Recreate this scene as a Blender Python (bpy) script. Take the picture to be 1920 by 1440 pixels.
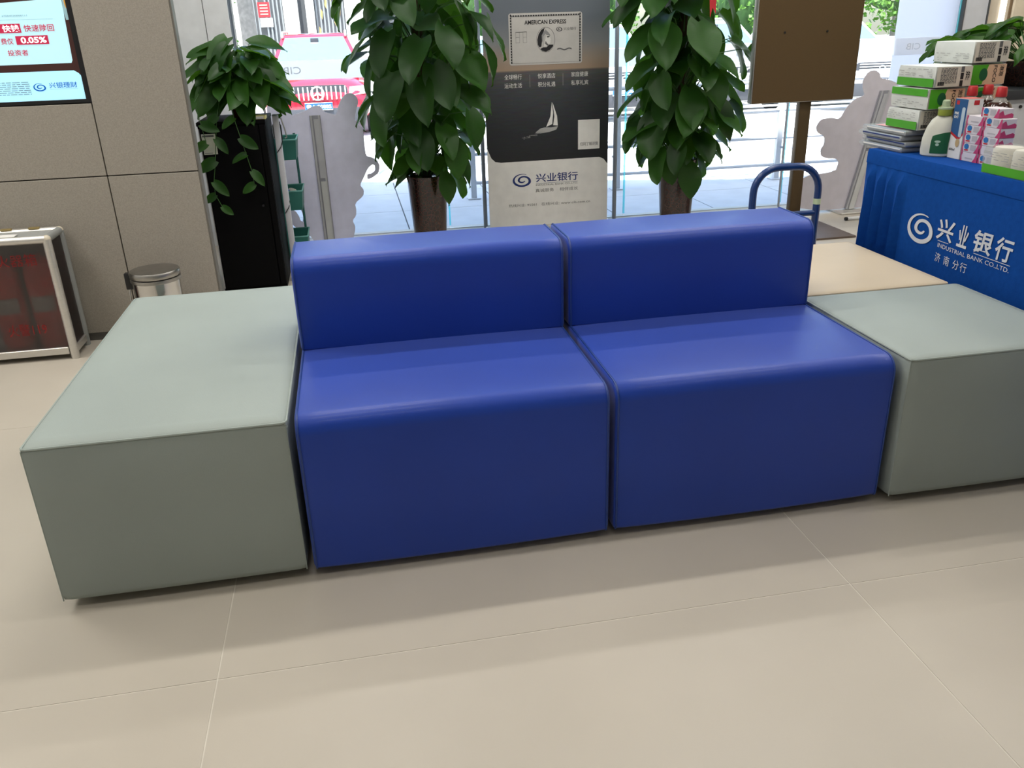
import bpy, bmesh, math, random
from mathutils import Matrix, Vector
PI = math.pi
scn = bpy.context.scene
C = scn.collection
for o in list(bpy.data.objects):
    bpy.data.objects.remove(o)

# ------------------------------------------------------------------ camera, world, sun, exposure
cam = bpy.data.cameras.new('camera')
cam.sensor_fit = 'HORIZONTAL'; cam.sensor_width = 36.0
cam.lens = 1568.62 * 36.0 / 1920.0
cam.clip_start = 0.05; cam.clip_end = 300
co = bpy.data.objects.new('camera', cam); C.objects.link(co)
YAW, PITCH, ROLL = -0.175662, 0.403471, -0.032256
_f = Vector((-math.sin(YAW)*math.cos(PITCH), math.cos(YAW)*math.cos(PITCH), -math.sin(PITCH)))
_r = Vector((math.cos(YAW), math.sin(YAW), 0)); _u = _r.cross(_f)
_r2 = _r*math.cos(ROLL) + _u*math.sin(ROLL); _u2 = -_r*math.sin(ROLL) + _u*math.cos(ROLL)
co.matrix_world = Matrix(((_r2.x, _u2.x, -_f.x, 0.38305), (_r2.y, _u2.y, -_f.y, -1.74143), (_r2.z, _u2.z, -_f.z, 1.20962), (0, 0, 0, 1)))
scn.camera = co
scn.view_settings.view_transform = 'Standard'
scn.view_settings.look = 'None'
scn.view_settings.gamma = 1.0
scn.view_settings.use_curve_mapping = False
scn.view_settings.exposure = 0.0
scn.cycles.use_denoising = True
scn.cycles.max_bounces = 10
scn.cycles.transparent_max_bounces = 16
scn.cycles.sample_clamp_indirect = 6.0

SUN_EL = math.radians(74); SUN_AZ = math.radians(196)     # azimuth from +Y, clockwise: behind the building
w = bpy.data.worlds.new('sky'); scn.world = w; w.use_nodes = True
nt = w.node_tree; nt.nodes.clear()
sky = nt.nodes.new('ShaderNodeTexSky'); sky.sky_type = 'NISHITA'; sky.sun_disc = False
sky.sun_elevation = SUN_EL; sky.sun_rotation = SUN_AZ; sky.air_density = 1.2; sky.dust_density = 2.0
bg = nt.nodes.new('ShaderNodeBackground'); bg.inputs['Strength'].default_value = 0.65
wo = nt.nodes.new('ShaderNodeOutputWorld')
nt.links.new(sky.outputs[0], bg.inputs[0]); nt.links.new(bg.outputs[0], wo.inputs[0])
sun = bpy.data.lights.new('sun', 'SUN'); sun.energy = 20.0; sun.angle = math.radians(0.6); sun.color = (1, .96, .9)
so = bpy.data.objects.new('sun', sun); C.objects.link(so)
sd = Vector((math.sin(SUN_AZ)*math.cos(SUN_EL), math.cos(SUN_AZ)*math.cos(SUN_EL), math.sin(SUN_EL)))
so.rotation_euler = sd.to_track_quat('Z', 'Y').to_euler()
so.location = (0, -6, 12)
LAMP_W = 14.4            # watts of one ceiling strip lamp

# ------------------------------------------------------------------ materials
MATS = {}
def rgb(r, g, b):
    f = lambda c: ((c/255+.055)/1.055)**2.4 if c > 10 else c/255/12.92
    return (f(r), f(g), f(b))
def pm(name, col, rough=.5, metal=0., noise=None, bump=None, coat=0., spec=.5, emit=0., alpha=1., trans=0., stretch=None, ior=1.45, sheen=0., sss=0.):
    """Principled material; noise=(scale, amount) varies the colour, bump=(scale, strength) gives fine relief."""
    if name in MATS: return MATS[name]
    m = bpy.data.materials.new(name); m.use_nodes = True
    n = m.node_tree; p = n.nodes['Principled BSDF']
    p.inputs['Base Color'].default_value = (*col, 1)
    p.inputs['Roughness'].default_value = rough; p.inputs['Metallic'].default_value = metal
    p.inputs['Specular IOR Level'].default_value = spec; p.inputs['IOR'].default_value = ior
    p.inputs['Coat Weight'].default_value = coat; p.inputs['Alpha'].default_value = alpha
    p.inputs['Transmission Weight'].default_value = trans
    p.inputs['Sheen Weight'].default_value = sheen
    if emit:
        p.inputs['Emission Color'].default_value = (*col, 1); p.inputs['Emission Strength'].default_value = emit
    tc = n.nodes.new('ShaderNodeTexCoord')
    src = tc.outputs['Object']
    if stretch:
        mp = n.nodes.new('ShaderNodeMapping'); mp.inputs['Scale'].default_value = stretch
        n.links.new(src, mp.inputs['Vector']); src = mp.outputs['Vector']
    if noise is None and not emit: noise = (14., .05)
    if noise:
        t = n.nodes.new('ShaderNodeTexNoise'); t.inputs['Scale'].default_value = noise[0]; t.inputs['Detail'].default_value = 4
        n.links.new(src, t.inputs['Vector'])
        r = n.nodes.new('ShaderNodeValToRGB')
        a = noise[1]
        r.color_ramp.elements[0].position = .3; r.color_ramp.elements[1].position = .7
        r.color_ramp.elements[0].color = (*[max(0, c*(1-a)) for c in col], 1)
        r.color_ramp.elements[1].color = (*[min(1, c*(1+a)) for c in col], 1)
        n.links.new(t.outputs['Fac'], r.inputs['Fac']); n.links.new(r.outputs['Color'], p.inputs['Base Color'])
    if bump:
        t = n.nodes.new('ShaderNodeTexNoise'); t.inputs['Scale'].default_value = bump[0]; t.inputs['Detail'].default_value = 3
        n.links.new(src, t.inputs['Vector'])
        b = n.nodes.new('ShaderNodeBump'); b.inputs['Strength'].default_value = bump[1]; b.inputs['Distance'].default_value = .002
        n.links.new(t.outputs['Fac'], b.inputs['Height']); n.links.new(b.outputs['Normal'], p.inputs['Normal'])
    MATS[name] = m
    return m
def mixmat(name, build):
    if name in MATS: return MATS[name]
    m = bpy.data.materials.new(name); m.use_nodes = True
    n = m.node_tree; n.nodes.clear(); out = n.nodes.new('ShaderNodeOutputMaterial')
    n.links.new(build(n), out.inputs['Surface']); MATS[name] = m
    return m
def sh(n, kind, **kw):
    s = n.nodes.new(kind)
    for k, v in kw.items(): s.inputs[k].default_value = v
    return s.outputs[0]
def mix(n, fac, a, b):
    s = n.nodes.new('ShaderNodeMixShader')
    if isinstance(fac, (int, float)): s.inputs[0].default_value = fac
    else: n.links.new(fac, s.inputs[0])
    n.links.new(a, s.inputs[1]); n.links.new(b, s.inputs[2]); return s.outputs[0]

def _glass(n):
    fr = n.nodes.new('ShaderNodeFresnel'); fr.inputs['IOR'].default_value = 1.25
    return mix(n, fr.outputs[0], sh(n, 'ShaderNodeBsdfTransparent', Color=(.93, .96, .97, 1)), sh(n, 'ShaderNodeBsdfGlossy', Roughness=.02))
GLASS = mixmat('clear_glass', _glass)
FROST = mixmat('frosted_film', lambda n: mix(n, .08, mix(n, .12, sh(n, 'ShaderNodeBsdfTranslucent', Color=(1., 1., 1., 1)), sh(n, 'ShaderNodeBsdfDiffuse', Color=(.9, .91, .92, 1))), sh(n, 'ShaderNodeBsdfTransparent')))
SMOKED = mixmat('smoky_acrylic', lambda n: mix(n, .10, mix(n, .16, mix(n, .55, sh(n, 'ShaderNodeBsdfTransparent', Color=(.80, .77, .76, 1)), sh(n, 'ShaderNodeBsdfRefraction', Color=(.8, .77, .76, 1), Roughness=.45, IOR=1.03)), sh(n, 'ShaderNodeBsdfDiffuse', Color=(.06, .062, .06, 1))), sh(n, 'ShaderNodeBsdfGlossy', Roughness=.3, Color=(.4, .4, .4, 1))))
FILM = mixmat('clear_plastic_wrap', lambda n: mix(n, .22, sh(n, 'ShaderNodeBsdfTransparent', Color=(.97, .98, .97, 1)), mix(n, .5, sh(n, 'ShaderNodeBsdfDiffuse', Color=(.85, .87, .85, 1)), sh(n, 'ShaderNodeBsdfGlossy', Roughness=.15))))
def leafmat(name, c1, c2, trans):
    def b(n):
        oi = n.nodes.new('ShaderNodeObjectInfo'); r = n.nodes.new('ShaderNodeValToRGB')
        r.color_ramp.elements[0].color = (*c1, 1); r.color_ramp.elements[1].color = (*c2, 1)
        n.links.new(oi.outputs['Random'], r.inputs[0])
        tc = n.nodes.new('ShaderNodeTexCoord'); wv = n.nodes.new('ShaderNodeTexWave'); wv.inputs['Scale'].default_value = 9
        wv.bands_direction = 'Y'; wv.inputs['Distortion'].default_value = 1.5
        n.links.new(tc.outputs['Object'], wv.inputs['Vector'])
        mx = n.nodes.new('ShaderNodeMixRGB'); mx.blend_type = 'MULTIPLY'; mx.inputs[0].default_value = .25
        n.links.new(r.outputs[0], mx.inputs[1]); n.links.new(wv.outputs['Color'], mx.inputs[2])
        p = n.nodes.new('ShaderNodeBsdfPrincipled'); p.inputs['Roughness'].default_value = .42; p.inputs['Specular IOR Level'].default_value = .3
        n.links.new(mx.outputs[0], p.inputs['Base Color'])
        t = n.nodes.new('ShaderNodeBsdfTranslucent')
        g = n.nodes.new('ShaderNodeMixRGB'); g.blend_type = 'MIX'; g.inputs[0].default_value = .5; g.inputs[2].default_value = (.16, .42, .02, 1)
        n.links.new(r.outputs[0], g.inputs[1]); n.links.new(g.outputs[0], t.inputs[0])
        return mix(n, trans, p.outputs[0], t.outputs[0])
    return mixmat(name, b)
LEAF = leafmat('dark_leaf', (.010, .042, .008), (.03, .105, .014), .28)
LEAF2 = leafmat('pothos_leaf', (.013, .058, .008), (.035, .125, .014), .30)
LEAF3 = leafmat('bush_leaf', (.05, .13, .02), (.14, .28, .06), .35)

BLUE = pm('blue_leatherette', (.008, .047, .36), .36, noise=(3., .06), bump=(420., .10), spec=.32, coat=.05, sheen=.2)
GREY = pm('grey_green_leatherette', (.315, .360, .336), .55, noise=(2.5, .05), bump=(420., .12), spec=.35)
GREYD = pm('grey_green_piping', (.30, .345, .315), .55)
BEIGE = pm('beige_leatherette', (.60, .50, .36), .5, noise=(3., .04), bump=(420., .12), spec=.35)
BEIGED = pm('beige_piping', (.52, .43, .31), .5)
BLUED = pm('blue_piping', (.018, .052, .24), .4)
BLACK = pm('black_plastic', (.008, .008, .009), .45)
BLACKM = pm('black_cabinet_laminate', (.002, .002, .0023), .6, spec=.12)
DARKGAP = pm('dark_recess', (.03, .028, .025), .9)
TILE = pm('floor_tile', (.50, .455, .385), .38, noise=(1.7, .05), bump=(60., .03), spec=.4)
GROUT = pm('pale_grout', (.66, .62, .54), .8)
PANEL = pm('sandstone_panel', (.325, .296, .252), .75, noise=(260., .12), bump=(260., .12))
WHITEW = pm('white_wall_paint', (.72, .73, .73), .7)
CREAM = pm('cream_wall', (.60, .53, .42), .7)
CEIL = pm('ceiling_paint', (.80, .80, .78), .8)
ALU = pm('brushed_aluminium', (.66, .64, .60), .38, .75, noise=(40., .05), stretch=(1, 1, 12))
STEEL = pm('polished_steel', (.62, .61, .60), .12, 1., noise=(5., .03))
STEELB = pm('brushed_lid_steel', (.36, .35, .33), .33, 1., noise=(30., .06))
CHROME = pm('chrome', (.8, .8, .8), .08, 1.)
GREYMET = pm('satin_grey_metal', (.33, .35, .38), .35, .6)
WHITE = pm('white_print', (.78, .77, .74), .6)
WHITEP = pm('white_plastic', (.80, .80, .78), .4)
INK = pm('black_ink', (.012, .012, .014), .6)
NAVY = pm('navy_ink', (.012, .03, .16), .6)
GREYINK = pm('grey_ink', (.12, .12, .12), .6)
PALEINK = pm('pale_grey_ink', (.38, .38, .37), .6)
RED = pm('red_print', (.50, .02, .03), .5)
DKGREEN = pm('dark_green_print', (.006, .10, .035), .5)
GREEN = pm('bright_green_print', (.07, .36, .015), .4)
PINK = pm('pink_print', (.50, .05, .16), .5)
PEACH = pm('peach_print', (.72, .47, .30), .5)
REDPAINT = pm('red_enamel', (.60, .014, .014), .3, coat=.4)

# ------------------------------------------------------------------ mesh helpers
class B:
    def __init__(s, xf=None): s.v = []; s.f = []; s.xf = xf
    def add(s, vs, fs):
        k = len(s.v); s.v += [Vector(v) for v in vs]; s.f += [tuple(i+k for i in f) for f in fs]; return s
    def box(s, x0, x1, y0, y1, z0, z1, bev=0., seg=2):
        if x0 > x1: x0, x1 = x1, x0
        if y0 > y1: y0, y1 = y1, y0
        if z0 > z1: z0, z1 = z1, z0
        if bev <= 0:
            return s.add([(x0,y0,z0),(x1,y0,z0),(x1,y1,z0),(x0,y1,z0),(x0,y0,z1),(x1,y0,z1),(x1,y1,z1),(x0,y1,z1)],
                         [(0,3,2,1),(4,5,6,7),(0,1,5,4),(1,2,6,5),(2,3,7,6),(3,0,4,7)])
        bm = bmesh.new(); bmesh.ops.create_cube(bm, size=1)
        for v in bm.verts: v.co = ((x0+x1)/2+v.co.x*(x1-x0), (y0+y1)/2+v.co.y*(y1-y0), (z0+z1)/2+v.co.z*(z1-z0))
        bmesh.ops.bevel(bm, geom=bm.edges[:], offset=bev, segments=seg, profile=.5, affect='EDGES')
        bm.verts.index_update(); vs = [v.co.copy() for v in bm.verts]; fs = [[v.index for v in f.verts] for f in bm.faces]
        bm.free(); return s.add(vs, fs)
    def cyl(s, p0, p1, r0, r1=None, n=16, cap=True):
        r1 = r0 if r1 is None else r1
        p0 = Vector(p0); p1 = Vector(p1); d = (p1-p0).normalized(); a = d.orthogonal().normalized(); b = d.cross(a)
        vs = [p0+(a*math.cos(2*PI*i/n)+b*math.sin(2*PI*i/n))*r0 for i in range(n)] + [p1+(a*math.cos(2*PI*i/n)+b*math.sin(2*PI*i/n))*r1 for i in range(n)]
        fs = [(i, (i+1) % n, n+(i+1) % n, n+i) for i in range(n)]
        if cap: fs += [tuple(range(n-1, -1, -1)), tuple(range(n, 2*n))]
        return s.add(vs, fs)
    def tube(s, pts, r, n=8, closed=False):
        P = [Vector(p) for p in pts]; m = len(P); vs = []; prev = None
        rs = r if isinstance(r, (list, tuple)) else [r]*m
        for i in range(m):
            if closed: d = P[(i+1) % m]-P[i-1]
            else: d = P[min(i+1, m-1)]-P[max(i-1, 0)]
            d.normalize()
            a = d.orthogonal().normalized() if prev is None else (prev-d*prev.dot(d)).normalized()
            prev = a; b = d.cross(a)
            vs += [P[i]+(a*math.cos(2*PI*j/n)+b*math.sin(2*PI*j/n))*rs[i] for j in range(n)]
        fs = []
        for i in range(m if closed else m-1):
            k = (i+1) % m
            fs += [(i*n+j, i*n+(j+1) % n, k*n+(j+1) % n, k*n+j) for j in range(n)]
        if not closed: fs += [tuple(range(n-1, -1, -1)), tuple(range((m-1)*n, m*n))]
        return s.add(vs, fs)
    def lathe(s, prof, c=(0, 0, 0), n=24, sx=1., sy=1.):
        vs = []; fs = []
        for r, z in prof:
            vs += [(c[0]+sx*r*math.cos(2*PI*i/n), c[1]+sy*r*math.sin(2*PI*i/n), c[2]+z) for i in range(n)]
        for k in range(len(prof)-1):
            fs += [(k*n+i, k*n+(i+1) % n, (k+1)*n+(i+1) % n, (k+1)*n+i) for i in range(n)]
        fs += [tuple(range(n-1, -1, -1)), tuple(range((len(prof)-1)*n, len(prof)*n))]
        return s.add(vs, fs)
    def flat(s, pts, fn):
        """flat print: a polygon in (u, v) laid on the surface fn(u, v)"""
        return s.add([fn(*p) for p in pts], [tuple(range(len(pts)))])
    def rect(s, u0, u1, v0, v1, fn): return s.flat([(u0, v0), (u1, v0), (u1, v1), (u0, v1)], fn)
    def slab(s, pts, fa, fb):
        n = len(pts)
        return s.add([fa(*p) for p in pts]+[fb(*p) for p in pts], [tuple(range(n)), tuple(range(2*n-1, n-1, -1))]+[(i, n+i, n+(i+1) % n, (i+1) % n) for i in range(n)])
    def build(s, name, mat, parent=None, ang=35, loc=None):
        off = Vector((0, 0, 0))
        if parent is not None: off = Vector(parent['_w'])
        elif loc is not None: off = Vector(loc)
        vs = [(s.xf @ v if s.xf else v)-off for v in s.v]
        me = bpy.data.meshes.new(name); me.from_pydata(vs, [], s.f)
        bm = bmesh.new(); bm.from_mesh(me); bmesh.ops.recalc_face_normals(bm, faces=bm.faces[:]); bm.to_mesh(me); bm.free()
        me.materials.append(mat)
        me.shade_smooth(); me.set_sharp_from_angle(angle=math.radians(ang))
        o = bpy.data.objects.new(name, me); C.objects.link(o)
        if parent is not None: o.parent = parent
        else: o.location = off
        o['_w'] = off
        return o
def tag(o, label, cat=None, group=None, kind=None):
    o['label'] = label
    if cat: o['category'] = cat
    if group: o['group'] = group
    if kind: o['kind'] = kind
    return o
def thing(name, label, cat, loc, group=None):
    o = bpy.data.objects.new(name, None); C.objects.link(o); o.location = loc; o['_w'] = Vector(loc)
    o.empty_display_size = .1
    return tag(o, label, cat, group)
def struct(o, label=None):
    o['kind'] = 'structure'
    if label: o['label'] = label
    return o
def inst(name, me, parent, mw):
    """one object sharing mesh data, placed by a world matrix under an unrotated parent"""
    o = bpy.data.objects.new(name, me); C.objects.link(o); o.parent = parent
    o.matrix_local = Matrix.Translation(-Vector(parent['_w'])) @ mw
    return o

TXT = {}
def glyphs(s, bold=0., shear=0.):
    k = (s, bold, shear)
    if k not in TXT:
        c = bpy.data.curves.new('t', 'FONT'); c.body = s; c.offset = bold; c.shear = shear; c.resolution_u = 3
        o = bpy.data.objects.new('t', c); C.objects.link(o)
        me = bpy.data.meshes.new_from_object(o.evaluated_get(bpy.context.evaluated_depsgraph_get()))
        vs = [(v.co.x, v.co.y) for v in me.vertices]; fs = [tuple(p.vertices) for p in me.polygons]
        bpy.data.objects.remove(o); bpy.data.curves.remove(c); bpy.data.meshes.remove(me)
        x0 = min(v[0] for v in vs); x1 = max(v[0] for v in vs); y0 = min(v[1] for v in vs); y1 = max(v[1] for v in vs)
        TXT[k] = ([((x-x0)/(x1-x0), (y-y0)/(y1-y0)) for x, y in vs], fs)
    return TXT[k]
def text(name, s, u0, u1, v0, v1, fn, mat, parent, bold=0., shear=0.):
    vs, fs = glyphs(s, bold, shear)
    return B().add([fn(u0+(u1-u0)*x, v0+(v1-v0)*y) for x, y in vs], fs).build(name, mat, parent)
def swirl(fn, cu, cv, ru, rv, n=70):
    """the bank's round scroll mark as a tapering spiral stroke"""
    b = B(); ro = []; ri = []
    for i in range(n+1):
        t = i/n; ph = t*640; a = math.radians(62+ph)
        r = 1. if ph < 270 else 1-.50*min(1, (ph-270)/170)-.16*max(0, (ph-440)/200)
        wd = .06+.22*min(1, ph/170) if ph < 270 else .28-.06*min(1, (ph-270)/100)
        if ph > 540: wd *= 1-.5*(ph-540)/100
        ro.append((cu+ru*r*math.cos(a), cv+rv*r*math.sin(a))); ri.append((cu+ru*(r-wd)*math.cos(a), cv+rv*(r-wd)*math.sin(a)))
    vs = [fn(*p) for p in ro]+[fn(*p) for p in ri]; m = n+1
    return b.add(vs, [(i, i+1, m+i+1, m+i) for i in range(n)])
def ell(cu, cv, ru, rv, n=28, a0=0, a1=2*PI): return [(cu+ru*math.cos(a0+(a1-a0)*i/n), cv+rv*math.sin(a0+(a1-a0)*i/n)) for i in range(n)]
def rrect(u0, u1, v0, v1, r, n=5):
    p = []
    for cx, cy, a in ((u1-r, v1-r, 0), (u0+r, v1-r, PI/2), (u0+r, v0+r, PI), (u1-r, v0+r, 3*PI/2)):
        p += [(cx+r*math.cos(a+PI/2*i/n), cy+r*math.sin(a+PI/2*i/n)) for i in range(n+1)]
    return p
def smooth(pts, k=2):
    for _ in range(k):
        q = []
        for i in range(len(pts)):
            a = pts[i]; c = pts[(i+1) % len(pts)]
            q += [(a[0]*.75+c[0]*.25, a[1]*.75+c[1]*.25), (a[0]*.25+c[0]*.75, a[1]*.25+c[1]*.75)]
        pts = q
    return pts

# ------------------------------------------------------------------ room shell
RX0, RX1, RY0, GY, CZ = -3.4, 6.4, -5.6, 3.72, 3.2
GP = 1.411; GX0 = 0.0058; GYJ = -0.3096
fl = struct(B().box(RX0, RX1, RY0, GY+.06, -.06, -.0009).build('floor', GROUT), 'pale beige stone tile floor of the lobby')
tm = None
ix0 = math.floor((RX0-GX0)/GP); iy0 = math.floor((RY0-GYJ)/GP)
for i in range(ix0, int((RX1-GX0)//GP)+1):
    for j in range(iy0, int((GY-GYJ)//GP)+1):
        x0 = max(GX0+i*GP+.0016, RX0); x1 = min(GX0+(i+1)*GP-.0016, RX1); y0 = max(GYJ+j*GP+.0016, RY0); y1 = min(GYJ+(j+1)*GP-.0016, GY+.06)
        if x1-x0 > .02 and y1-y0 > .02:
            B().box(x0, x1, y0, y1, -.0008, 0).build('tile', TILE, fl)
cl = struct(B().box(RX0, RX1, RY0, GY+.1, CZ, CZ+.2).build('ceiling', CEIL), 'white lobby ceiling')
struct(B().box(RX0, RX1, RY0-.15, RY0, 0, CZ).build('wall_back', WHITEW), 'white rear wall of the lobby')
struct(B().box(RX1, RX1+.15, RY0, 4.4, 0, CZ).build('wall_right', CREAM), 'cream right wall of the lobby')
struct(B().box(RX0-.15, RX0, RY0, 2.4, 0, CZ).build('wall_far_left', WHITEW), 'white side wall of the lobby')

# stone-panelled wall with the screen
WY = 1.99; WXR = -.25
wl = struct(B().box(RX0, WXR, WY+.014, 2.05, 0, CZ).build('wall_left', DARKGAP), 'wall of speckled sandstone-grey panels with dark joints')
JX = -.607; JZ = .697; TVZ = .984; g = .0022
xs = [JX-2*1.2, JX-1.2, JX]
for x0, x1 in ((RX0, JX-1.2), (JX-1.2, JX)):
    B().box(x0+g, x1-g, WY, WY+.02, .035, JZ-g, .0015, 1).build('panel', PANEL, wl)
    B().box(x0+g, x1-g, WY, WY+.02, JZ+g, TVZ-.004, .0015, 1).build('panel', PANEL, wl)
B().box(RX0, JX-1.2-g, WY, WY+.02, TVZ, CZ, .0015, 1).build('panel', PANEL, wl)
B().box(JX-1.2, JX-g, WY, WY+.02, 1.72, CZ, .0015, 1).build('panel', PANEL, wl)
B().box(JX+g, WXR-.001, WY, WY+.02, .035, JZ-g, .0015, 1).build('panel', PANEL, wl)
B().box(JX+g, WXR-.001, WY, WY+.02, JZ+g, CZ, .0015, 1).build('panel', PANEL, wl)
B().box(WXR, WXR+.006, WY+.002, 2.05, .0, CZ).build('edge_trim', pm('bronze_trim', (.16, .15, .13), .5), wl)
struct(B().box(RX0, WXR-.002, WY+.004, WY+.02, .001, .034).build('baseboard_left', pm('dark_skirting', (.10, .095, .085), .6)), 'dark recessed skirting under the sandstone panels')

# white pier left of the glass, right hand pier and cream wall with a light strip
wp = struct(B().box(-.75, -.60, 2.05, GY+.1, 0, CZ).build('wall_recess', WHITEW), 'white side of the recess behind the panelled wall')
pf = struct(B().box(-.62, -.226, GY-.02, GY+.14, 0, CZ).build('wall_pier', DARKGAP), 'white clad pier beside the window glass')
for x0, x1 in ((-.62, -.363), (-.359, -.226)):
    B().box(x0, x1, GY-.035, GY-.02, .0, CZ, .001, 1).build('panel', WHITEW, pf)
rp = struct(B().box(4.49, 4.66, GY-.03, GY+.12, 0, CZ).build('wall_window_end', pm('pale_grey_cladding', (.56, .58, .62), .6)), 'pale grey jamb at the right end of the window')
B().box(4.48, 4.488, GY-.04, GY+.1, 0, CZ).build('edge_trim', pm('dark_trim', (.08, .085, .09), .5), rp)
B().box(4.662, 4.668, GY-.04, GY+.1, 0, CZ).build('edge_trim', MATS['dark_trim'], rp)
rc = struct(B().box(4.67, RX1, GY-.02, GY+.12, 0, CZ).build('wall_front_right', CREAM), 'cream wall right of the window with a recessed light strip')
B().box(4.76, 4.80, GY-.03, GY-.021, .3, CZ-.2).build('light_strip', pm('light_strip', (1, .97, .9), emit=2.2), rc)
B().box(4.83, 4.845, GY-.03, GY-.02, 0, CZ).build('edge_trim', pm('brown_trim', (.17, .12, .07), .5), rc)
B().box(4.845, 5.5, GY-.05, GY-.021, 0, CZ, .01).build('wall_board', pm('cream_board', (.66, .58, .45), .6), rc)

# window: frameless panes, slim posts, frosted band with the letters seen from behind
wn = struct(B().box(-.226, 4.48, GY-.03, GY+.03, 2.9, 2.96).build('window_1', GREYMET), 'full height glazed shop front')
GEDGE = mixmat('turquoise_glass_edge', lambda n: mix(n, .6, sh(n, 'ShaderNodeBsdfTranslucent', Color=(.35, .85, .88, 1)), sh(n, 'ShaderNodeBsdfTransparent', Color=(.55, .9, .92, 1))))
pane_x = [(-.224, .972), (.978, 2.158), (2.166, 3.30), (3.306, 4.478)]
for x0, x1 in pane_x:
    B().box(x0, x1, GY-.005, GY+.005, .003, 2.9).build('pane', GLASS, wn)
for x0, x1 in pane_x:
    B().box(x1-.002, x1+.008, GY-.007, GY+.007, .02, 2.9).build('pane_edge', GEDGE, wn)
for x, r in ((1.203, .013), (2.078, .014), (3.27, .008)):
    B().cyl((x, GY-.05, .0), (x, GY-.05, 2.9), r, n=14).build('window_post', pm('pale_grey_post', (.42, .45, .50), .4), wn)
    for z in (.4, 1.6): B().cyl((x, GY-.05, z), (x, GY-.004, z), .008, n=8).build('window_post_bracket', GREYMET, wn)
B().box(-.226, 4.48, GY-.012, GY+.012, 0, .003).build('window_rail', ALU, wn)
struct(B().box(-.8, RX1+.15, GY-.02, GY+.16, 2.96, CZ+.2).build('wall_lintel', WHITEW), 'white lintel over the window')
fb = lambda u, v: Vector((u, GY+.0075, v))
fo = lambda u, v: Vector((u, GY-.0075, v))
for x0, x1 in pane_x:
    ba = B().box(x0+.004, x1-.004, GY-.0068, GY-.0055, .955, 1.062).build('frosted_band', FROST, wn)
FL = pm('film_letter', (.62, .64, .67), .7)
for c in (.085, .78, 1.66, 2.48, 2.95, 4.165):
    text('lettering', 'CIB', c+.052, c-.052, .988, 1.028, fo, FL, wn)

# outside: paving in the building's shade, added shade canopy, car park
PV = pm('grey_paving', (.55, .56, .57), .7, noise=(6., .06)); PJ = pm('paving_joint', (.20, .21, .22), .9)
ps = struct(B().box(-4, 12, GY+.06, 6.6, -.5, -.034).build('plaza_paving', PJ), 'grey stone paving outside the glass')
nx, ny = 20, 4
tw = .72
pme = None
for i in range(nx):
    for j in range(ny):
        x0 = -3.6+i*tw; y0 = GY+.07+j*tw
        if pme is None:
            o = B().box(0, tw-.008, 0, tw-.008, -.034, -.02, .002, 1).build('paving_slab', PV); pme = o.data; bpy.data.objects.remove(o)
        o = bpy.data.objects.new('paving_slab', pme); C.objects.link(o); o.parent = ps; o.location = (x0, y0, 0)
struct(B().box(-40, 60, 6.6, 70, -.6, -.40).build('car_park_ground', pm('pale_concrete', (.48, .47, .45), .85, noise=(2., .08))), 'sunlit pale concrete of the car park')
# roof slab with added unseen canopy, its slanting edge shaped to shade the paving
ce = [(-6, RY0-.3), (RX1+4, RY0-.3), (RX1+4, 3.86), (3.7, 3.86), (3.3, 3.88), (1.25, 4.56), (-6, 7.0)]
struct(B().slab(ce, lambda u, v: Vector((u, v, CZ+.22)), lambda u, v: Vector((u, v, CZ+.45))).build('roof_shade_canopy', WHITEW), 'roof slab with added canopy shading the paving')
SHEET = mixmat('white_window_film', lambda n: mix(n, .3, sh(n, 'ShaderNodeBsdfTranslucent', Color=(.88, .87, .90, 1)), sh(n, 'ShaderNodeBsdfDiffuse', Color=(.85, .86, .90, 1))))
B().box(4.025, 4.474, GY+.0055, GY+.0065, .003, 2.9).build('white_film', SHEET, wn)

# ------------------------------------------------------------------ ceiling lamps (the room's lights)
def strip_lamp(x, y, n, pw):
    t = thing('ceiling_lamp', 'ceiling strip lamp %s' % n, 'lamp', (x, y, CZ-.07), 'strip lamps on the ceiling')
    B().box(x-.62, x+.62, y-.06, y+.06, CZ-.045, CZ, .006).build('housing', WHITEP, t)
    B().box(x-.6, x+.6, y-.05, y+.05, CZ-.055, CZ-.045).build('diffuser', pm('lamp_diffuser', (1, .97, .92), emit=3.), t)
    l = bpy.data.lights.new('lamp_light', 'AREA'); l.shape = 'RECTANGLE'; l.size = 1.2; l.size_y = .10; l.energy = LAMP_W*pw; l.color = (1, .965, .91)
    lo = bpy.data.objects.new('lamp_light', l); C.objects.link(lo); lo.parent = t; lo.location = (0, 0, .008)
rows = [('over the window side', 2.75, 1.25), ('over the sofa backs', 1.45, 1.2), ('over the sofa fronts', .1, .72), ('over the visitor', -1.3, .40)]
for nm, y, pw in rows:
    for k, x in enumerate((-2.0, .2, 2.4, 4.6)):
        if y > 2.3 and x < -1: continue
        strip_lamp(x, y, nm+', '+('first', 'second', 'third', 'fourth')[k]+' from left', pw*(2.0, 1., 1., 1.)[k])

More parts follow.
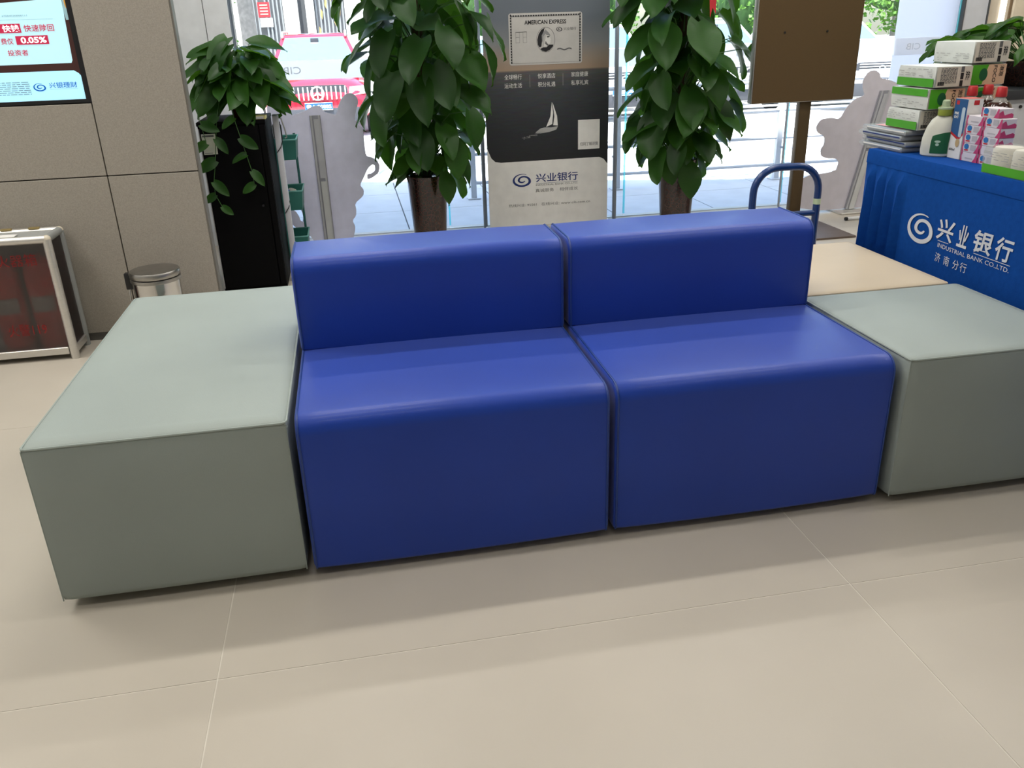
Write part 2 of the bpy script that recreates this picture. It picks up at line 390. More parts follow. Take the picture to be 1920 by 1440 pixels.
# ------------------------------------------------------------------ sofas and ottomans
def prof_rr(y0, y1, z0, z1, rs, n=7):
    """rounded rectangle in (y, z); rs = radii of front-bottom, front-top, back-top, back-bottom"""
    p = []
    for (cy, cz, a, r) in ((y0+rs[0], z0+rs[0], PI, rs[0]), (y1-rs[3], z0+rs[3], 1.5*PI, rs[3]), (y1-rs[2], z1-rs[2], 0, rs[2]), (y0+rs[1], z1-rs[1], .5*PI, rs[1])):
        p += [(cy+r*math.cos(a+PI/2*i/n), cz+r*math.sin(a+PI/2*i/n)) for i in range(n+1)]
    return p
def loft_x(x0, x1, prof, er=.010, bulge=.0, steps=14):
    """extrude a (y, z) profile along x with softly rounded ends and a little cushion bulge"""
    cy = sum(p[0] for p in prof)/len(prof); cz = sum(p[1] for p in prof)/len(prof)
    ys = [p[0] for p in prof]; zs = [p[1] for p in prof]; hy = (max(ys)-min(ys))/2; hz = (max(zs)-min(zs))/2
    my = (max(ys)+min(ys))/2; mz = (max(zs)+min(zs))/2
    st = []
    st = [(x0+er*(1-math.cos(a)), er*(1-math.sin(a))) for a in [PI/2*i/4 for i in range(5)]]
    for i in range(1, steps): st.append((x0+er+(x1-x0-2*er)*i/steps, 0))
    st += [(x1-er*(1-math.cos(a)), er*(1-math.sin(a))) for a in [PI/2*i/4 for i in range(4, -1, -1)]]
    vs = []; n = len(prof)
    for x, ins in st:
        t = (x-x0)/(x1-x0); bl = bulge*(math.sin(PI*t)**.6 if 0 < t < 1 else 0)
        for (y, z) in prof:
            vs.append((x, my+(y-my)*(1-ins/hy+bl/hy*.8), mz+(z-mz)*(1-ins/hz+bl/hz)))
    fs = []
    for k in range(len(st)-1):
        fs += [(k*n+i, k*n+(i+1) % n, (k+1)*n+(i+1) % n, (k+1)*n+i) for i in range(n)]
    fs += [tuple(range(n)), tuple(range((len(st)-1)*n, len(st)*n))]
    return B().add(vs, fs)
def feet(t, x0, x1, y0, y1, z):
    for x in (x0+.06, x1-.06):
        for y in (y0+.06, y1-.06):
            B().lathe([(.018, 0), (.022, .004), (.022, z+.004)], (x, y, 0), 12).build('foot', BLACK, t)
def sofa(x0, x1, label):
    t = thing('sofa', label, 'sofa', ((x0+x1)/2, .34, 0), 'blue sofas')
    sp = prof_rr(0, .686, .022, .418, (.012, .042, .008, .012))
    B_ = loft_x(x0, x1, sp, .009, .004); B_.build('seat', BLUE, t, 60)
    bp = prof_rr(.452, .690, .4185, .668, (.006, .040, .030, .006))
    bk = loft_x(x0, x1, bp, .009, .003).build('backrest', BLUE, t, 60)
    for x in (x0+.0065, x1-.0065):
        B().tube([(x, y, z) for y, z in prof_rr(-.0005, .6865, .0215, .4185, (.012, .042, .008, .012))], .0026, 6, True).build('piping', BLUED, t)
        B().tube([(x, y, z) for y, z in prof_rr(.4515, .6905, .4185, .6685, (.006, .040, .030, .006))], .0026, 6, True).build('piping', BLUED, bk)
    feet(t, x0, x1, 0, .68, .022)
sofa(.1956, .9299, 'blue leatherette sofa with low backrest beside the long grey ottoman')
sofa(.9424, 1.6786, 'blue leatherette sofa with low backrest beside the square grey ottoman')
def ottoman(x0, x1, y0, y1, h, label, m, md, zb=.022, nm='ottoman'):
    t = thing(nm, label, 'ottoman', ((x0+x1)/2, (y0+y1)/2, 0))
    n = 26; vs = []; fs = []
    # cover: side rings bowed a little, top crowned
    def ring(ins, z, bow):
        pts = []; r = .010
        for k in range(4):
            a = [(x0, y0), (x1, y0), (x1, y1), (x0, y1)]
            p = a[k]; q = a[(k+1) % 4]
            d = Vector((q[0]-p[0], q[1]-p[1])); nrm = Vector((d.y, -d.x)).normalized()
            for i in range(n):
                tt = i/n; e = min(tt, 1-tt)*d.length
                rr = r-math.sqrt(max(0, r*r-(r-min(e, r))**2))
                c = Vector(p)+d*tt+nrm*(bow*math.sin(PI*tt)-ins-rr)
                if i == 0: 
                    c2 = Vector(((x0+x1)/2, (y0+y1)/2))-Vector(p); c = Vector(p)+Vector((math.copysign(1, c2.x), math.copysign(1, c2.y)))*(ins+r*.3)
                pts.append((c.x, c.y, z))
        return pts
    R_ = [ring(.012, zb, 0), ring(.003, zb+.006, .002), ring(0, zb+.02, .003), ring(0, zb+(h-zb)*.35, .004), ring(0, zb+(h-zb)*.7, .003), ring(0, h-.016, .001), ring(.002, h-.006, 0), ring(.008, h-.001, 0)]
    m4 = 4*n
    for r in R_: vs += r
    for k in range(len(R_)-1):
        fs += [(k*m4+i, k*m4+(i+1) % m4, (k+1)*m4+(i+1) % m4, (k+1)*m4+i) for i in range(m4)]
    fs.append(tuple(range(m4-1, -1, -1)))
    last = (len(R_)-1)*m4; cx, cy = (x0+x1)/2, (y0+y1)/2
    prev = last
    for s_ in (.93, .8, .55, .25):
        k = len(vs)
        for (px, py, pz) in R_[-1]:
            ux = (px-cx)*s_+cx; uy = (py-cy)*s_+cy
            cr = (1-abs((ux-cx)/((x1-x0)/2))**4)*(1-abs((uy-cy)/((y1-y0)/2))**4)
            vs.append((ux, uy, h-.001+.007*cr))
        fs += [(prev+i, prev+(i+1) % m4, k+(i+1) % m4, k+i) for i in range(m4)]; prev = k
    k = len(vs); vs.append((cx, cy, h+.006)); fs += [(prev+i, prev+(i+1) % m4, k) for i in range(m4)]
    B().add(vs, fs).build('cover', m, t, 50)
    B().tube([(x0+.0015, y0+.0015, h-.006), (x1-.0015, y0+.0015, h-.006), (x1-.0015, y1-.0015, h-.006), (x0+.0015, y1-.0015, h-.006)], .0032, 6, True)
    pr_ = [Vector((x0, y0)), Vector((x1, y0)), Vector((x1, y1)), Vector((x0, y1))]
    loop = []
    for i in range(4):
        p = pr_[i]; a = pr_[i-1]; b = pr_[(i+1) % 4]; da = (a-p).normalized(); db = (b-p).normalized(); inw = (da+db)*.002
        for f in (1, .5, 0):
            q = p+inw+da*.012*f**1.6+db*.012*(1-f)**1.6 if f not in (1, 0) else p+inw+(da*.012 if f == 1 else db*.012)
            if f == .5: q = p+inw+(da+db)*.0035
            loop.append((q.x, q.y, h-.005))
    B().tube(loop, .0030, 6, True).build('piping', md, t)
    B().tube([(x*1., y*1., h-.0205) for x, y, z in loop], .0012, 5, True).build('stitching', md, t)
    for p in pr_:
        c = p+Vector((math.copysign(.0035, cx-p.x), math.copysign(.0035, cy-p.y)))
        B().tube([(c.x, c.y, zb+.004), (c.x, c.y, h-.008)], .0016, 5).build('corner_seam', md, t)
    feet(t, x0, x1, y0, y1, zb)
ottoman(-.3731, .1816, 0, 1.122, .42, 'long grey-green leatherette ottoman left of the blue sofas', GREY, GREYD)
ottoman(1.6976, 2.232, -.021, .526, .42, 'square grey-green leatherette ottoman right of the blue sofas', GREY, GREYD)
ottoman(1.704, 2.215, .535, 1.115, .42, 'beige leatherette ottoman behind the square grey one', BEIGE, BEIGED)

#--PART2--
# ------------------------------------------------------------------ wall screen
SY = WY+.004
t = thing('wall_screen', 'black framed display screen set into the panelled wall', 'screen', (JX-.6, WY+.02, TVZ))
fs_ = lambda d: (lambda u, v: Vector((u, SY-d, v)))
sb = B(); sx0, sx1, sz0, sz1 = JX-1.195, JX+.002, TVZ, 1.715
fx1, fz0 = -.6235, .9965
sb.box(sx0, sx1, SY-.004, SY+.03, sz0, fz0); sb.box(fx1, sx1, SY-.004, SY+.03, fz0, sz1); sb.box(sx0, sx0+.02, SY-.004, SY+.03, fz0, sz1); sb.box(sx0, sx1, SY-.004, SY+.03, sz1-.02, sz1)
sb.build('bezel', BLACK, t)
def em(name, c, e=1.): return pm('screen_'+name, c, .4, emit=e)
B().box(sx0+.02, fx1, SY+.002, SY+.02, fz0, sz1-.02).build('display_panel', em('brown', (.028, .010, .008), 1.), t)
pa = B().flat([(sx0+.03, 1.129), (-.649, 1.131), (-.6435, 1.141), (-.636, 1.36), (-.85, 1.348), (sx0+.03, 1.348)], fs_(-.001)).build('paper_picture', em('paleblue', (.36, .58, .63), .95), t)
B().flat([(sx0+.03, .9975), (-.6245, .9975), (-.622, 1.081), (-.632, 1.094), (-.647, 1.104), (sx0+.03, 1.104)], fs_(-.001)).build('footer_picture', em('skyblue', (.33, .62, .74), .95), t)
B().flat([(-.634, 1.36), (-.614+.004, 1.36), (-.613, 1.315), (-.622, 1.285), (-.634, 1.283), (-.638, 1.31)], fs_(-.0012)).build('side_picture', em('bluegrey', (.20, .32, .34), .9), t)
B().flat(ell(-.6225, 1.345, .007, .022), fs_(-.0005)).build('gold_picture', em('gold', (.45, .22, .03), .9), t)
MR = em('crimson', (.36, .015, .05), .9); MW = em('white', (.80, .86, .88), .9); MB = em('blue', (.0, .08, .33), .9); MG = em('grey', (.10, .16, .20), .9)
F2 = fs_(.0005); F3 = fs_(.0012)
B().rect(-.97, -.8015, 1.2435, 1.2755, F2).build('text_block', MR, t); B().rect(-.828, -.7125, 1.2015, 1.2325, F2).build('text_block', MR, t)
text('lettering', '快钱', -.866, -.807, 1.247, 1.272, F3, MW, t, .02)
text('lettering', '快速赎回', -.791, -.684, 1.246, 1.271, F2, MR, t, .012)
text('lettering', '费仅', -.882, -.838, 1.204, 1.226, F2, MR, t, .012)
text('lettering', '0.05%', -.811, -.720, 1.206, 1.228, F3, MW, t, .03)
text('lettering', '投资者', -.868, -.795, 1.163, 1.184, F2, MR, t, .012)
text('lettering', '27084020000111', -.858, -.769, 1.3, 1.306, F2, MG, t)
B().rect(-.94, -.680, 1.2885, 1.2892, F2).build('rule_line', MG, t)
swirl(F2, -.783, 1.047, .0235, .0150).build('emblem', MB, t)
text('lettering', '兴银理财', -.748, -.646, 1.042, 1.063, F2, MB, t, .008)
B().rect(-.749, -.645, 1.0375, 1.038, F2).build('rule_line', MB, t)
random.seed(4)
ln = B()
for r in range(7):
    z = 1.066-r*.0073; x = -.99
    while x < -.818:
        wd = random.uniform(.01, .03); ln.rect(x, min(x+wd, -.817), z, z+.0024, F2); x += wd+.004
ln.build('fine_print', MG, t)

# ------------------------------------------------------------------ fire extinguisher box with two extinguishers behind its smoky panes
FX1, FX0, FY0, FY1, FZ = -.808, -1.50, 1.768, 1.965, .515
t = thing('extinguisher_box', 'aluminium framed fire extinguisher box with smoky panes by the panelled wall', 'box', ((FX0+FX1)/2, 1.86, 0))
r_ = .0165
for x in (FX0+r_, FX1-r_):
    for y in (FY0+r_, FY1-r_):
        B().cyl((x, y, .0), (x, y, FZ-r_), r_, n=16).build('corner_post', ALU if y < 1.85 else pm('grey_rail', (.25, .26, .25), .5), t)
        B().lathe([(r_*math.cos(a), r_*math.sin(a)) for a in [PI/2*i/6 for i in range(6)]], (x, y, FZ-r_), 16).build('corner_cap', pm('cream_cap', (.62, .56, .44), .45), t)
for y in (FY0+r_, FY1-r_):
    B().cyl((FX0+r_, y, FZ-r_), (FX1-r_, y, FZ-r_), r_*.98, n=14).build('top_rail', ALU, t)
    B().box(FX0+2*r_, FX1-2*r_, y-.012, y+.012, .022, .052, .002, 1).build('bottom_rail', ALU, t)
for x in (FX0+r_, FX1-r_):
    B().cyl((x, FY0+r_, FZ-r_), (x, FY1-r_, FZ-r_), r_*.9, n=14).build('top_rail', pm('grey_rail', (.25, .26, .25), .5), t)
    B().box(x-.012, x+.012, FY0+2*r_, FY1-2*r_, .022, .052, .002, 1).build('bottom_rail', ALU, t)
B().box(FX0+r_, FX1-r_, FY0+r_-.004, FY0+r_, .05, FZ-.03).build('front_pane', SMOKED, t)
B().box(FX1-r_, FX1-r_+.004, FY0+r_, FY1-r_, .05, FZ-.03).build('side_pane', SMOKED, t)
B().box(FX0+r_-.004, FX0+r_, FY0+r_, FY1-r_, .05, FZ-.03).build('side_pane', SMOKED, t)
B().box(FX0+r_, FX1-r_, FY1-r_, FY1-r_+.004, .05, FZ-.03).build('back_panel', GREYMET, t)
B().box(FX0+r_, FX1-r_, FY0+r_, FY1-r_, .03, .036).build('floor_panel', GREYMET, t)
B().box(FX0+r_, FX1-r_, FY0+r_, FY1-r_, FZ-.018, FZ-.010).build('lid_panel', pm('lid_grey', (.30, .31, .30), .5), t)
ff = lambda u, v: Vector((u, FY0+r_-.0052, v))
text('lettering', '灭火器箱', -1.075, -.878, .398, .446, ff, pm('dark_red_ink', (.22, .008, .008), .6), t)
text('lettering', '火警119', -1.049, -.905, .113, .163, ff, MATS['dark_red_ink'], t)
for x in (-.915, -1.02):
    B().box(x-.02, x+.02, FY1-.03, FY1-.012, FZ-.003, FZ+.003).build('lid_hinge', pm('brass_hinge', (.55, .42, .18), .35, .8), t)
B().box(-1.05, -1.03, FY0+.03, FY0+.05, FZ-.002, FZ+.008).build('lid_clasp', pm('brass_hinge', (.5, .4, .2)), t)
B().box(-1.02, -.95, FY0+.04, FY0+.09, FZ-.006, FZ-.004).build('paper_label', WHITE, t)
def extinguisher(x, label):
    t = thing('fire_extinguisher', label, 'fire extinguisher', (x, 1.866, .036), 'fire extinguishers in the box')
    B().lathe([(.055, 0), (.062, .01), (.062, .31), (.054, .345), (.03, .37), (.018, .38), (.018, .395)], (x, 1.866, .037), 24).build('cylinder', REDPAINT, t)
    B().box(x-.012, x+.012, 1.80, 1.90, .432, .447, .003, 1).build('lever', BLACK, t)
    B().tube([(x+.02, 1.866, .39), (x+.06, 1.866, .36), (x+.066, 1.866, .2), (x+.066, 1.866, .1)], .008, 8).build('hose', BLACK, t)
    B().add([(x+.0625*math.sin(a), 1.866-.0625*math.cos(a), z) for z in (.20, .265) for a in [-.8+1.6*i/10 for i in range(11)]], [(i, i+1, 12+i, 11+i) for i in range(10)]).build('label_sticker', PALEINK, t)
extinguisher(-.908, 'red fire extinguisher behind the smoky pane, nearest the sofas')
extinguisher(-1.045, 'red fire extinguisher behind the smoky pane, cut by the photo edge')

# ------------------------------------------------------------------ pedal bin
cx, cy = -.455, 1.80
t = thing('pedal_bin', 'small round chrome pedal bin with grey lid at the panelled wall', 'bin', (cx, cy, 0))
B().lathe([(.088, .012), (.091, .02), (.093, .3), (.093, .303)], (cx, cy, 0), 40).build('body', STEEL, t)
B().lathe([(.092, 0), (.094, .004), (.094, .014), (.090, .016)], (cx, cy, 0), 40).build('base_ring', BLACK, t)
B().lathe([(.0955, .300), (.098, .303), (.098, .314), (.095, .316)], (cx, cy, 0), 40).build('rim', STEELB, t)
ld = B().lathe([(.0965, .319), (.0985, .322), (.0985, .338), (.095, .3435), (.07, .347), (.03, .3485), (.004, .349)], (cx, cy, 0), 48).build('lid', STEELB, t)
B().box(cx-.125, cx-.088, cy+.012, cy+.042, .262, .330, .004).build('hinge', BLACK, t)
B().tube([(cx-.112, cy+.012, .262), (cx-.114, cy+.004, .22), (cx-.105, cy+.002, .205), (cx-.089, cy+.002, .205)], .0026, 8).build('bail_handle', STEEL, t)
B().box(cx-.02, cx+.02, cy-.125, cy-.09, .012, .02, .003, 1).build('pedal', BLACK, t)

# ------------------------------------------------------------------ black cabinet, post, box on top, label
CX0, CX1, CY0, CY1, CH = -.325, -.012, 2.60, 2.98, .835
t = thing('cabinet', 'tall black laminate cabinet standing beside the panelled wall', 'cabinet', ((CX0+CX1)/2, (CY0+CY1)/2, 0))
B().box(CX0, CX1, CY0+.012, CY1, 0, CH-.018).build('body', BLACKM, t)
B().box(CX0-.003, CX1+.003, CY0-.002, CY1+.003, CH-.018, CH, .002, 1).build('top_board', BLACKM, t)
d = B().box(CX0+.012, CX1-.034, CY0-.004, CY0+.011, .02, CH-.022, .002, 1).build('door', BLACKM, t)
B().box(CX1-.030, CX1-.002, CY0-.002, CY0+.011, .02, CH-.022, .002, 1).build('door_stile', BLACKM, t)
B().cyl((CX1-.06, CY0-.004, .43), (CX1-.06, CY0-.02, .43), .006, n=10).build('knob', BLACK, d)
B().box(CX0+.002, CX0+.006, CY0-.003, CY0+.01, .02, CH-.03).build('edge_strip', PALEINK, t)
lf = lambda u, v: Vector((u, CY0-.0062, v))
lp = B().box(-.318+.006, -.248, CY0-.006, CY0-.0042, .687, .782).build('paper_label', pm('cream_paper', (.62, .62, .52), .7), t)
B().rect(-.308, -.255, .768, .776, lf).rect(-.308, -.270, .692, .695, lf).build('fine_print', GREYINK, lp)

t = thing('cable_post', 'slim white post standing against the cabinet side with black cable', 'post', (.035, 2.74, 0))
B().box(.016, .044, 2.72, 2.765, 0, .84, .003).build('upright', pm('pale_grey_plastic', (.55, .56, .60), .45), t)
B().box(.008, .052, 2.716, 2.769, .0, .05, .003).build('foot_plate', ALU, t)
B().tube([(.046, 2.735, .81), (.051, 2.728, .77), (.049, 2.72, .715), (.040, 2.7165, .69), (.018, 2.7155, .665)], .0022, 6).build('cable', BLACK, t)
B().tube([(.046, 2.735, .42), (.040, 2.7165, .39), (.018, 2.7155, .36)], .0022, 6).build('cable', BLACK, t)
t = thing('paper_box', 'flat yellow topped box lying on the black cabinet corner', 'box', (-.05, 2.66, CH))
B().box(-.105, -.005, 2.615, 2.70, CH, CH+.018, .002, 1).build('box_body', pm('yellow_card', (.74, .68, .30), .6), t)
B().rect(-.095, -.015, CH+.003, CH+.014, lambda u, v: Vector((u, 2.6145, v))).build('side_label', WHITE, t)

# ------------------------------------------------------------------ teal utility trolley with contents
TEAL = pm('teal_plastic', (.035, .205, .17), .4); TEALD = pm('teal_steel', (.05, .20, .18), .35, .3)
tx0, tx1, ty0, ty1 = -.03, .098, 3.01, 3.24
t = thing('utility_trolley', 'teal three-tier utility trolley behind the black cabinet', 'trolley', (.03, 3.05, 0))
def tray(z, h):
    b = B(); k = .010
    o_ = [(tx0, ty0), (tx1, ty0), (tx1, ty1), (tx0, ty1)]
    vs = []
    for (ins, zz) in ((k, z), (0, z+h), (.004, z+h), (k+.004, z+.004)):
        vs += [(x+(ins if x < .03 else -ins), y+(ins if y < 3.1 else -ins), zz) for x, y in o_]
    fs = [(3, 2, 1, 0), (12, 13, 14, 15)]
    for q in range(3): fs += [(q*4+i, q*4+(i+1) % 4, q*4+4+(i+1) % 4, q*4+4+i) for i in range(4)]
    tr = b.add(vs, fs).build('tray', TEAL, t)
    B().tube([(tx0, ty0, z+h), (tx1, ty0, z+h), (tx1, ty1, z+h), (tx0, ty1, z+h)], .0045, 8, True).build('tray_rim', pm('teal_rim', (.16, .42, .38), .35), tr)
for z in (.585, .315, .07): tray(z, .105 if z > .1 else .10)
for x, y in ((tx0+.02, ty0-.007), (tx1-.02, ty1+.007), (tx0+.02, ty1+.007)):
    B().cyl((x, y, .05), (x, y, .70), .007, n=10).build('pole', TEALD, t)
for x in (tx0+.015, tx1-.015):
    for y in (ty0+.02, ty1-.02):
        c = B().cyl((x-.006, y, .02), (x+.006, y, .02), .02, n=16).build('caster', BLACK, t)
        B().box(x-.010, x+.010, y-.01, y+.01, .0405, .072).build('caster_fork', GREYMET, c)
t = thing('spray_bottle', 'black spray bottle standing in the top tray of the teal trolley', 'bottle', (.005, 3.07, .59))
B().lathe([(.02, 0), (.024, .004), (.024, .17), (.012, .19), (.012, .205)], (.005, 3.07, .592), 16).build('bottle_body', BLACK, t)
B().box(-.012, .03, 3.06, 3.08, .797, .82, .003, 1).build('trigger_head', BLACK, t)
B().tube([(.031, 3.07, .80), (.045, 3.065, .74), (.05, 3.06, .70), (.04, 3.055, .695)], .004, 6).build('trigger', PALEINK, t)
t = thing('cleaning_cloth', 'crumpled white cloth in the middle tray of the teal trolley', 'cloth', (.05, 3.1, .37))
random.seed(8); vs = []; fs = []
for i in range(9):
    for j in range(9):
        u, v = i/8, j/8; e = min(u, 1-u, v, 1-v)
        vs.append((-.005+.085*u, 3.035+.12*v, .345+.075*math.sin(PI*u)**.5*math.sin(PI*v)**.5+random.uniform(-.012, .012)*(e > 0)))
for i in range(8):
    for j in range(8): fs.append((i*9+j, i*9+9+j, i*9+10+j, i*9+1+j))
k = len(vs); vs += [(x, y, .335) for x, y, z in vs[:81]]
fs += [tuple(k+q for q in reversed(f)) for f in fs[:64]]
B().add(vs, fs).build('cloth_body', pm('dusty_cloth', (.55, .53, .47), .9), t, 80)
B().box(.0, .03, 3.03, 3.055, .40, .425, .006).build('blue_corner', pm('blue_cloth', (.02, .12, .40), .8), t)

# ------------------------------------------------------------------ cut-out standees seen from behind
def standee(y, out, label, m, strut, lean=0., holes=()):
    xs = [p[0] for p in out]
    t = thing('cutout_standee', label, 'standee', (sum(xs)/len(xs), y, 0))
    fa = lambda u, v: Vector((u, y+lean*v, v)); fb_ = lambda u, v: Vector((u, y+.006+lean*v, v))
    B().slab(out, fa, fb_).build('board', m, t)
    (ux0, vz0), (ux1, vz1), wd = strut
    def leg(a, b, wd, off, th, nm, mm):
        ax, az = a; bx, bz = b
        b_ = B()
        vs = [(ax-wd/2, y-off, az), (ax+wd/2, y-off, az), (bx+wd/2, y-off, bz), (bx-wd/2, y-off, bz), (ax-wd/2, y-off-th, az), (ax+wd/2, y-off-th, az), (bx+wd/2, y-off-th, bz), (bx-wd/2, y-off-th, bz)]
        b_.add(vs, [(0,1,2,3),(7,6,5,4),(0,4,5,1),(1,5,6,2),(2,6,7,3),(3,7,4,0)]).build(nm, mm, t)
    A1 = pm('strut_grey', (.33, .33, .36), .45, .3); A2 = pm('strut_pale', (.52, .52, .53), .45, .3)
    leg((ux0, vz0), (ux1, vz1), wd, .001, .012, 'support_strut', A1)
    mx, mz = (ux0+ux1)/2, (vz0+vz1)/2
    for sgn in (-1, 1): leg((ux0+sgn*wd*.36, vz0), (ux1+sgn*wd*.36, vz1), wd*.16, .0135, .006, 'strut_flange', A2)
    leg((ux0+.006, vz0-.02), (mx+.006, mz+.02), wd*.5, .0132, .004, 'strut_channel', A2)
    leg((mx+.006, mz), (ux1+.006, vz1), wd*.52, .0135, .010, 'telescopic_strut', pm('strut_white', (.60, .60, .58), .4))
    B().box(ux1-.12, ux1+.12, y-.12, y+.11, 0, .012, .002, 1).build('base_plate', ALU, t)
    return t
LIL = pm('grey_foam_board', (.76, .76, .93), .75); LIL2 = pm('warm_grey_foam_board', (.62, .58, .62), .75)
cl_ = [(-.10, .60), (-.075, .75), (-.062, .846), (-.046, .883), (-.015, .897), (.011, .889), (.033, .847), (.06, .777), (.092, .784), (.138, .796), (.175, .816), (.21, .826), (.237, .819), (.251, .788), (.284, .778), (.319, .768), (.33, .806), (.355, .855), (.386, .883), (.421, .885), (.447, .862), (.453, .834), (.433, .785), (.419, .73), (.464, .682), (.464, .597), (.466, .528), (.495, .52), (.529, .501), (.543, .465), (.531, .424), (.495, .40), (.462, .389), (.461, .420), (.490, .424), (.512, .440), (.514, .468), (.500, .478), (.470, .455), (.440, .40), (.414, .36), (.435, .329), (.428, .294), (.373, .252), (.378, .212), (.372, .176), (.348, .15), (.362, .109), (.355, .076), (.33, .012), (.12, .012), (.085, .08), (.034, .102), (.003, .135), (-.013, .154), (-.039, .157), (-.05, .20), (-.02, .235), (.015, .235), (.034, .20), (.040, .170), (.062, .158), (.055, .232), (.02, .27), (-.03, .30), (-.09, .42)]
def refine(pts):
    q = []
    for i in range(len(pts)):
        a = pts[i-1]; b = pts[i]; c = pts[(i+1) % len(pts)]
        q += [(b[0]*.8+a[0]*.2, b[1]*.8+a[1]*.2), (b[0]*.8+c[0]*.2, b[1]*.8+c[1]*.2)]
    return q
standee(3.45, refine(cl_), 'grey cut-out standee seen from behind, beside the teal trolley', LIL, ((.196, .772), (.20, .02), .062))
cr_ = [(3.88, .80), (3.819, .823), (3.751, .836), (3.74, .867), (3.707, .887), (3.661, .881), (3.627, .831), (3.634, .779), (3.655, .737), (3.589, .719), (3.537, .67), (3.499, .598), (3.437, .611), (3.367, .604), (3.337, .558), (3.354, .521), (3.404, .497), (3.41, .448), (3.387, .412), (3.396, .373), (3.434, .355), (3.502, .351), (3.529, .328), (3.513, .265), (3.279, .25), (3.26, .15), (3.275, .014), (4.0, .014), (4.05, .3), (4.02, .6)]
tr_ = standee(3.40, refine(cr_), 'pale grey cut-out standee seen from behind, beside the blue table', LIL2, ((3.79, .762), (3.64, .016), .068))
B().cyl((3.47, 3.13, .011), (3.75, 3.13, .011), .011, n=10).build('base_bar', WHITEP, tr_)
B().cyl((3.455, 3.13, .011), (3.47, 3.13, .011), .0115, n=10).build('bar_end', BLACK, tr_)

# ------------------------------------------------------------------ roll-up banner
YB = 3.45
t = thing('banner_stand', 'tall printed banner stand with a sailing boat between the two big plants', 'banner', (1.58, YB, 0))
bx0, bx1 = 1.197, 1.962
def seaprint(n):
    tc = n.nodes.new('ShaderNodeTexCoord'); sp = n.nodes.new('ShaderNodeSeparateXYZ'); n.links.new(tc.outputs['Object'], sp.inputs[0])
    mp = n.nodes.new('ShaderNodeMapping'); mp.inputs['Scale'].default_value = (9, 1, 60); n.links.new(tc.outputs['Object'], mp.inputs[0])
    no = n.nodes.new('ShaderNodeTexNoise'); no.inputs['Scale'].default_value = 1.6; no.inputs['Detail'].default_value = 5; n.links.new(mp.outputs[0], no.inputs[0])
    mr = n.nodes.new('ShaderNodeMapRange'); mr.inputs[1].default_value = .3; mr.inputs[2].default_value = 2.0; n.links.new(sp.outputs[2], mr.inputs[0])
    r = n.nodes.new('ShaderNodeValToRGB'); e = r.color_ramp.elements
    pos = lambda z: (z-.3)/1.7
    e[0].position = pos(.40); e[0].color = (.008, .009, .011, 1)
    e[1].position = pos(2.0); e[1].color = (.10, .12, .15, 1)
    for z, c in ((.62, (.016, .02, .024)), (.86, (.04, .046, .052)), (.963, (.085, .085, .085)), (.967, (.33, .235, .165)), (1.03, (.30, .24, .19)), (1.12, (.19, .20, .21)), (1.25, (.12, .14, .165))):
        el = e.new(pos(z)); el.color = (*c, 1)
    n.links.new(mr.outputs[0], r.inputs[0])
    # wave flecks only below the horizon line of the picture
    cmp_ = n.nodes.new('ShaderNodeMath'); cmp_.operation = 'LESS_THAN'; cmp_.inputs[1].default_value = .962; n.links.new(sp.outputs[2], cmp_.inputs[0])
    ml = n.nodes.new('ShaderNodeMath'); ml.operation = 'MULTIPLY'; n.links.new(cmp_.outputs[0], ml.inputs[0]); n.links.new(no.outputs[0], ml.inputs[1])
    m2 = n.nodes.new('ShaderNodeMixRGB'); m2.blend_type = 'OVERLAY'; n.links.new(ml.outputs[0], m2.inputs[0]); n.links.new(r.outputs[0], m2.inputs[1]); n.links.new(no.outputs['Color'], m2.inputs[2])
    p = n.nodes.new('ShaderNodeBsdfPrincipled'); p.inputs['Roughness'].default_value = .55; n.links.new(m2.outputs[0], p.inputs['Base Color'])
    return p.outputs[0]
B().box(bx0, bx1, YB, YB+.004, .03, 2.0).build('printed_sheet', mixmat('sea_print', seaprint), t)
bf = lambda d: (lambda u, v: Vector((u, YB-d, v)))
f1, f2, f3, f4 = bf(.0007), bf(.0014), bf(.0021), bf(.0028)
B().flat([(bx0, .031), (bx1, .031), (bx1, .396), (1.935, .43), (1.906, .443), (1.281, .442), (1.245, .448), (1.222, .47), (1.205, .51), (bx0, .53)], f1).build('white_footer', WHITE, t)
B().box(bx0-.02, bx1+.02, YB-.05, YB+.05, 0, .045, .008).build('roller_base', ALU, t)
B().cyl((1.58, YB+.02, .04), (1.58, YB+.02, 2.0), .008, n=10).build('support_pole', ALU, t)
B().box(bx0-.005, bx1+.005, YB-.008, YB+.012, 1.995, 2.02, .003).build('top_bar', ALU, t)
swirl(f2, 1.41, .327, .060, .040).build('emblem', NAVY, t)
text('lettering', '兴业银行', 1.498, 1.768, .31, .363, f2, NAVY, t, .012)
B().rect(1.497, 1.768, .302, .3035, f2).build('rule_line', NAVY, t)
text('lettering', 'INDUSTRIAL BANK CO.,LTD.', 1.497, 1.768, .286, .298, f2, GREYINK, t)
text('lettering', '真诚服务', 1.494, 1.612, .248, .27, f2, GREYINK, t); text('lettering', '相伴成长', 1.65, 1.769, .248, .27, f2, GREYINK, t)
text('lettering', '热线兴业: 95561', 1.32, 1.499, .164, .183, f2, GREYINK, t); text('lettering', '在线兴业: www.cib.com.cn', 1.53, 1.848, .163, .183, f2, GREYINK, t)
for s_, a, b, z in (('全球畅行', 1.318, 1.423, .92), ('悦享酒店', 1.521, 1.628, .92), ('家庭健康', 1.726, 1.831, .922), ('运动生活', 1.317, 1.423, .872), ('积分礼遇', 1.521, 1.628, .872), ('私享礼宾', 1.726, 1.832, .874)):
    text('lettering', s_, a, b, z, z+.028, f1, WHITE, t)
